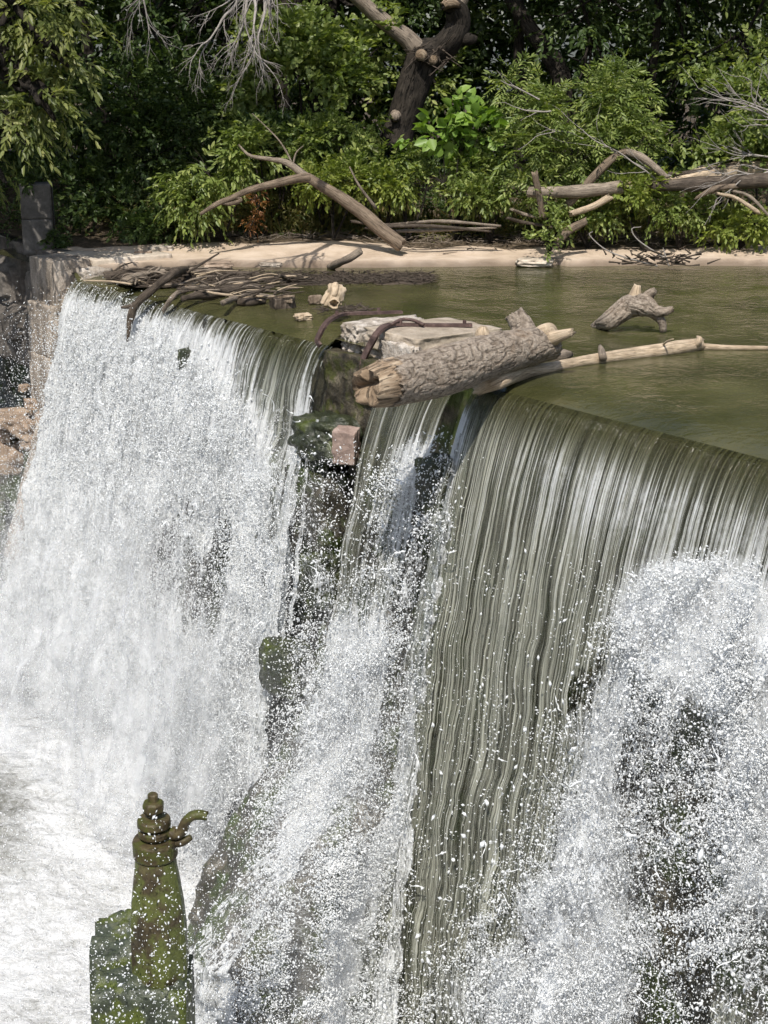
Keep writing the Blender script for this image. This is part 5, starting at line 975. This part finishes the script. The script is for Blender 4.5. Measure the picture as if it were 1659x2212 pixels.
g = G(); tube(g, [A(630, 358, 22.3), A(625, 340, 22.3), A(600, 300, 22.35), A(545, 245, 22.4)], [.018, .016, .012, .005], 6, 20, .1, 5); g.build("twig", M_drift, ft); g = G(); tube(g, [A(632, 358, 22.3), A(640, 330, 22.3), A(655, 315, 22.3)], [.015, .012, .006], 6, 10); g.build("twig", M_drift, ft); g = G(); tube(g, [A(812, 450, 22.1), A(775, 400, 22.0), A(755, 360, 22.0)], [.025, .018, .008], 6, 12); g.build("twig", M_drift, ft)

def bank(name, pp, rad, mat, label, cat="log", seg=16, seed=0, jag=.04, rough=.16): return stick(name, [A(*p) for p in pp], rad, mat, label, cat, None, seg, rough, seed, jag)
bank("bank_log", [(1142, 415, 22.0), (1240, 414, 22.0), (1340, 405, 22.1)], [.07, .085, .095], M_drift, "pale grey straight log at the left end of the bank pile", seed=61)
bank("bank_log", [(1335, 402, 22.3), (1450, 392, 22.4), (1560, 372, 22.5), (1700, 352, 22.6)], [.08, .1, .12, .13], M_bleach, "long pale smooth log, highest of the bank pile", seed=62)
bank("bank_log", [(1410, 402, 22.1), (1500, 398, 22.1), (1600, 392, 22.1), (1720, 388, 22.1)], [.07, .1, .1, .1], M_driftdk, "dark cracked log lying in front of the long pale log", seed=63)
bank("bank_branch", [(1228, 440, 22.1), (1270, 395, 22.1), (1320, 345, 22.15), (1355, 326, 22.2)], [.06, .06, .055, .05], M_fallen, "brown limb rising to the peak of the bent pair on the bank pile", "branch", seed=64)
bank("bank_branch", [(1352, 327, 22.2), (1385, 340, 22.15), (1415, 362, 22.1), (1440, 385, 22.1)], [.05, .055, .05, .045], M_drift, "grey limb descending from the peak of the bent pair", "branch", seed=65)
bank("driftwood_stake", [(1172, 470, 21.8), (1165, 425, 21.75), (1155, 374, 21.7)], [.05, .045, .045], M_fallen, "short upright brown stake in front of the pale straight log", "stake", 10, 66)
bank("bank_branch", [(1232, 462, 21.9), (1280, 446, 21.9), (1318, 425, 21.95)], [.04, .05, .05], M_bleach, "clean pale branch leaning under the pale straight log", "branch", 12, 67)
bank("bank_branch", [(1200, 532, 21.75), (1225, 500, 21.8), (1265, 478, 21.85)], [.045, .06, .05], M_fallen, "brown rotten branch sloping down to the leafy weed", "branch", 12, 68)
bank("bank_branch", [(1500, 430, 21.95), (1545, 408, 21.95), (1590, 402, 22.0)], [.02, .045, .04], M_fallen, "splintered brown branch crossing the dark cracked log", "branch", 10, 69)
bank("bank_branch", [(1550, 418, 21.9), (1590, 428, 21.85), (1640, 460, 21.8)], [.02, .028, .03], M_bleach, "thin pale branch curving down at the right edge of the pile", "branch", 8, 70)
bank("bank_branch", [(1580, 412, 22), (1620, 425, 21.9), (1665, 470, 21.8)], [.02, .024, .02], M_drift, "thin grey branch curving down furthest right", "branch", 8, 71)
bank("bank_branch", [(1420, 378, 22.3), (1500, 372, 22.4), (1640, 345, 22.5)], [.03, .04, .03], M_driftdk, "slim dark branch resting on the long pale log", "branch", 8, 72)
for k, (a, b, c) in enumerate([((790, 492), (920, 488), (1060, 500)), ((830, 500), (940, 497), (1070, 492)), ((760, 478), (830, 486), (900, 480)), ((880, 482), (960, 478), (1080, 488)), ((1095, 470), (1130, 480), (1200, 492)), ((1105, 452), (1130, 462), (1160, 470))]):
    bank("bank_stick", [(a[0], a[1], 22.1), (b[0], b[1], 22.0+.05*k), (c[0], c[1], 22.1)], [.02, .026, .015], M_drift if k % 2 else M_driftdk, ["long thin stick lying right of the fallen trunk base", "thin stick crossing just below the long thin stick", "short stick against the fallen trunk", "slender stick above the flattened pile", "stick beneath the upright stake", "broken stick left of the upright stake"][k], "stick", 8, 80+k)
g = G()
for k in range(70):
    a = A(R.gauss(1420, 60), R.uniform(548, 572), 21.2); tube(g, [a, a+np.array([R.uniform(-.25, .25), R.uniform(-.1, .1), R.uniform(-.05, .1)])], [.014, .005], 5, 5)
tag(g.build("root_debris", M_driftdk, origin=A(1420, 572, 21.2)), "tangled dark roots and twigs at the waterline right of the weed", "debris", kind="stuff")
for k, (pp) in enumerate([[(1480, 575), (1380, 545), (1335, 510), (1340, 500)], [(1500, 560), (1440, 520), (1425, 495), (1445, 490)], [(1505, 575), (1495, 545), (1492, 535)]]):
    stick("bent_twig", [A(p[0]*1.0-60*(k != 9), p[1], 21.2-.0) for p in pp], [.012, .01, .008, .005], M_twig, ["long pale looping twig over the root tangle", "hooked pale twig above the root tangle", "short straight pale twig in the root tangle"][k], "twig", seg=6, rough=.1, seed=90+k, jag=0)
# bare twigs at the right and hanging dead boughs at the top
def deadwood(g, p, d, L, r, lev, gr=-0.0, spread=0.55, nch=4, stepn=6, flat=None):
    pts = [p]; q = p.copy(); dd = d.copy()
    for i in range(stepn):
        dd = nz(dd+0.17*np.array([R.gauss(0, 1), R.gauss(0, .6), R.gauss(0, 1)])+Z*gr*0.12); q = q+dd*L/stepn; pts.append(q.copy())
    tube(g, pts, [r, r*.75, r*.38], 6 if r > .01 else 4, stepn*2, cap=False)
    if lev <= 0: return
    for c in range(nch):
        i = R.randint(1, stepn); t = pts[i]; dn = nz(nz(pts[i]-pts[i-1])+spread*np.array([R.gauss(0, 1), R.gauss(0, .5), R.gauss(0, 1)]))
        deadwood(g, t, dn, L*R.uniform(.4, .72), r*R.uniform(.42, .6)*(1-.05*i), lev-1, gr, spread, nch, max(4, stepn-1))
R.seed(24)
o = thing("dead_bough", A(560, -60, 19.5), "pale leafless dead bough hanging into the top of the view", "dead branch")
g = G()
for a, b, L, r in [((565, -60), (475, 80), 0.75, .03), ((575, -60), (545, 100), 0.8, .026), ((545, -50), (400, 120), 0.85, .028), ((590, -60), (600, 120), 0.65, .02), ((550, -60), (500, 120), 0.8, .024)]:
    p, t = A(*a, 19.5), A(*b, 19.3); deadwood(g, p, nz(t-p), L, r, 3, -0.5, .36, 4)
g.build("twig_spray", M_twig, o); g = G(); tube(g, [A(620, -260, 19.8), A(585, -150, 19.6), A(560, -40, 19.5)], [.07, .055, .045], 10, 20, .1, 5, 3); g.build("limb", M_twig, o)
o = thing("dead_bough", A(290, -60, 19.2), "thin wispy dead twigs hanging left of the large dead bough", "dead branch")
g = G()
for a, b, L, r in [((300, -70), (285, 80), 0.75, .014), ((345, -70), (310, 90), 0.7, .013)]:
    p, t = A(*a, 19.2), A(*b, 19.2); deadwood(g, p, nz(t-p), L, r, 2, -0.6, .3, 4)
g.build("twig_spray", M_twig, o)
o = thing("dead_treetop", A(1740, 330, 22.4), "fallen bare grey treetop with fine twigs reaching in from the right edge", "dead branch")
g = G()
for a, b, L, r in [((1760, 310), (1440, 240), 1.25, .026), ((1760, 350), (1450, 330), 1.2, .024), ((1740, 280), (1560, 170), 1.0, .022), ((1720, 340), (1560, 300), 0.9, .02)]:
    p, t = A(*a, 22.3), A(*b, 22.1); deadwood(g, p, nz(t-p), L, r, 2, .1, .33, 5)
g.build("twig_spray", M_twig, o)
o = thing("dead_sapling", A(1240, 380, 22.4), "few bare pale stems showing inside the feathery sapling", "dead branch"); g = G()
for a, b in [((1260, 300), (1200, 250)), ((1165, 215), (1110, 160)), ((1420, 390), (1290, 290)), ((1450, 380), (1340, 300)), ((1190, 240), (1120, 250))]:
    p, t = A(*a, 22.2), A(*b, 22.1); deadwood(g, p, nz(t-p), float(np.linalg.norm(t-p))*1.2, .013, 1, 0, .25, 3)
g.build("twig_spray", M_twig, o)

# ------------------------------------------------------------------ pillar in the shade
pb = A(86, 532, 22.6); h = A(86, 395, 22.6)[2]-pb[2]
po = thing("concrete_pillar", pb, "square grey concrete pillar in the shade at the left bank", "pillar")
for k, (z0, z1) in enumerate([(-.1, h*.45), (h*.455, h)]):
    g = rock(G(), pb+Z*(z0+z1)/2, (0.43, 0.43, z1-z0), rotz(.12), .97, .02, 2.5, 14, 120+k); g.build("pillar_block", M_pillar, po)
plant("ivy", "dark ivy climbing over the right side of the concrete pillar", "ivy", pb+np.array([.25, -.2, 0]), [(pb[0]+.27, pb[1]-.12, pb[2]+h*.35, .1, .16, h*.42), (pb[0]+.1, pb[1]-.1, pb[2]+h+.02, .28, .25, .08)], 170, M_leafdark, .14, 6, .06, .045, seed=77, limbs=False, trunk=.01, tpts=[pb+np.array([.27, -.24, 0]), pb+np.array([.26, -.24, h])])
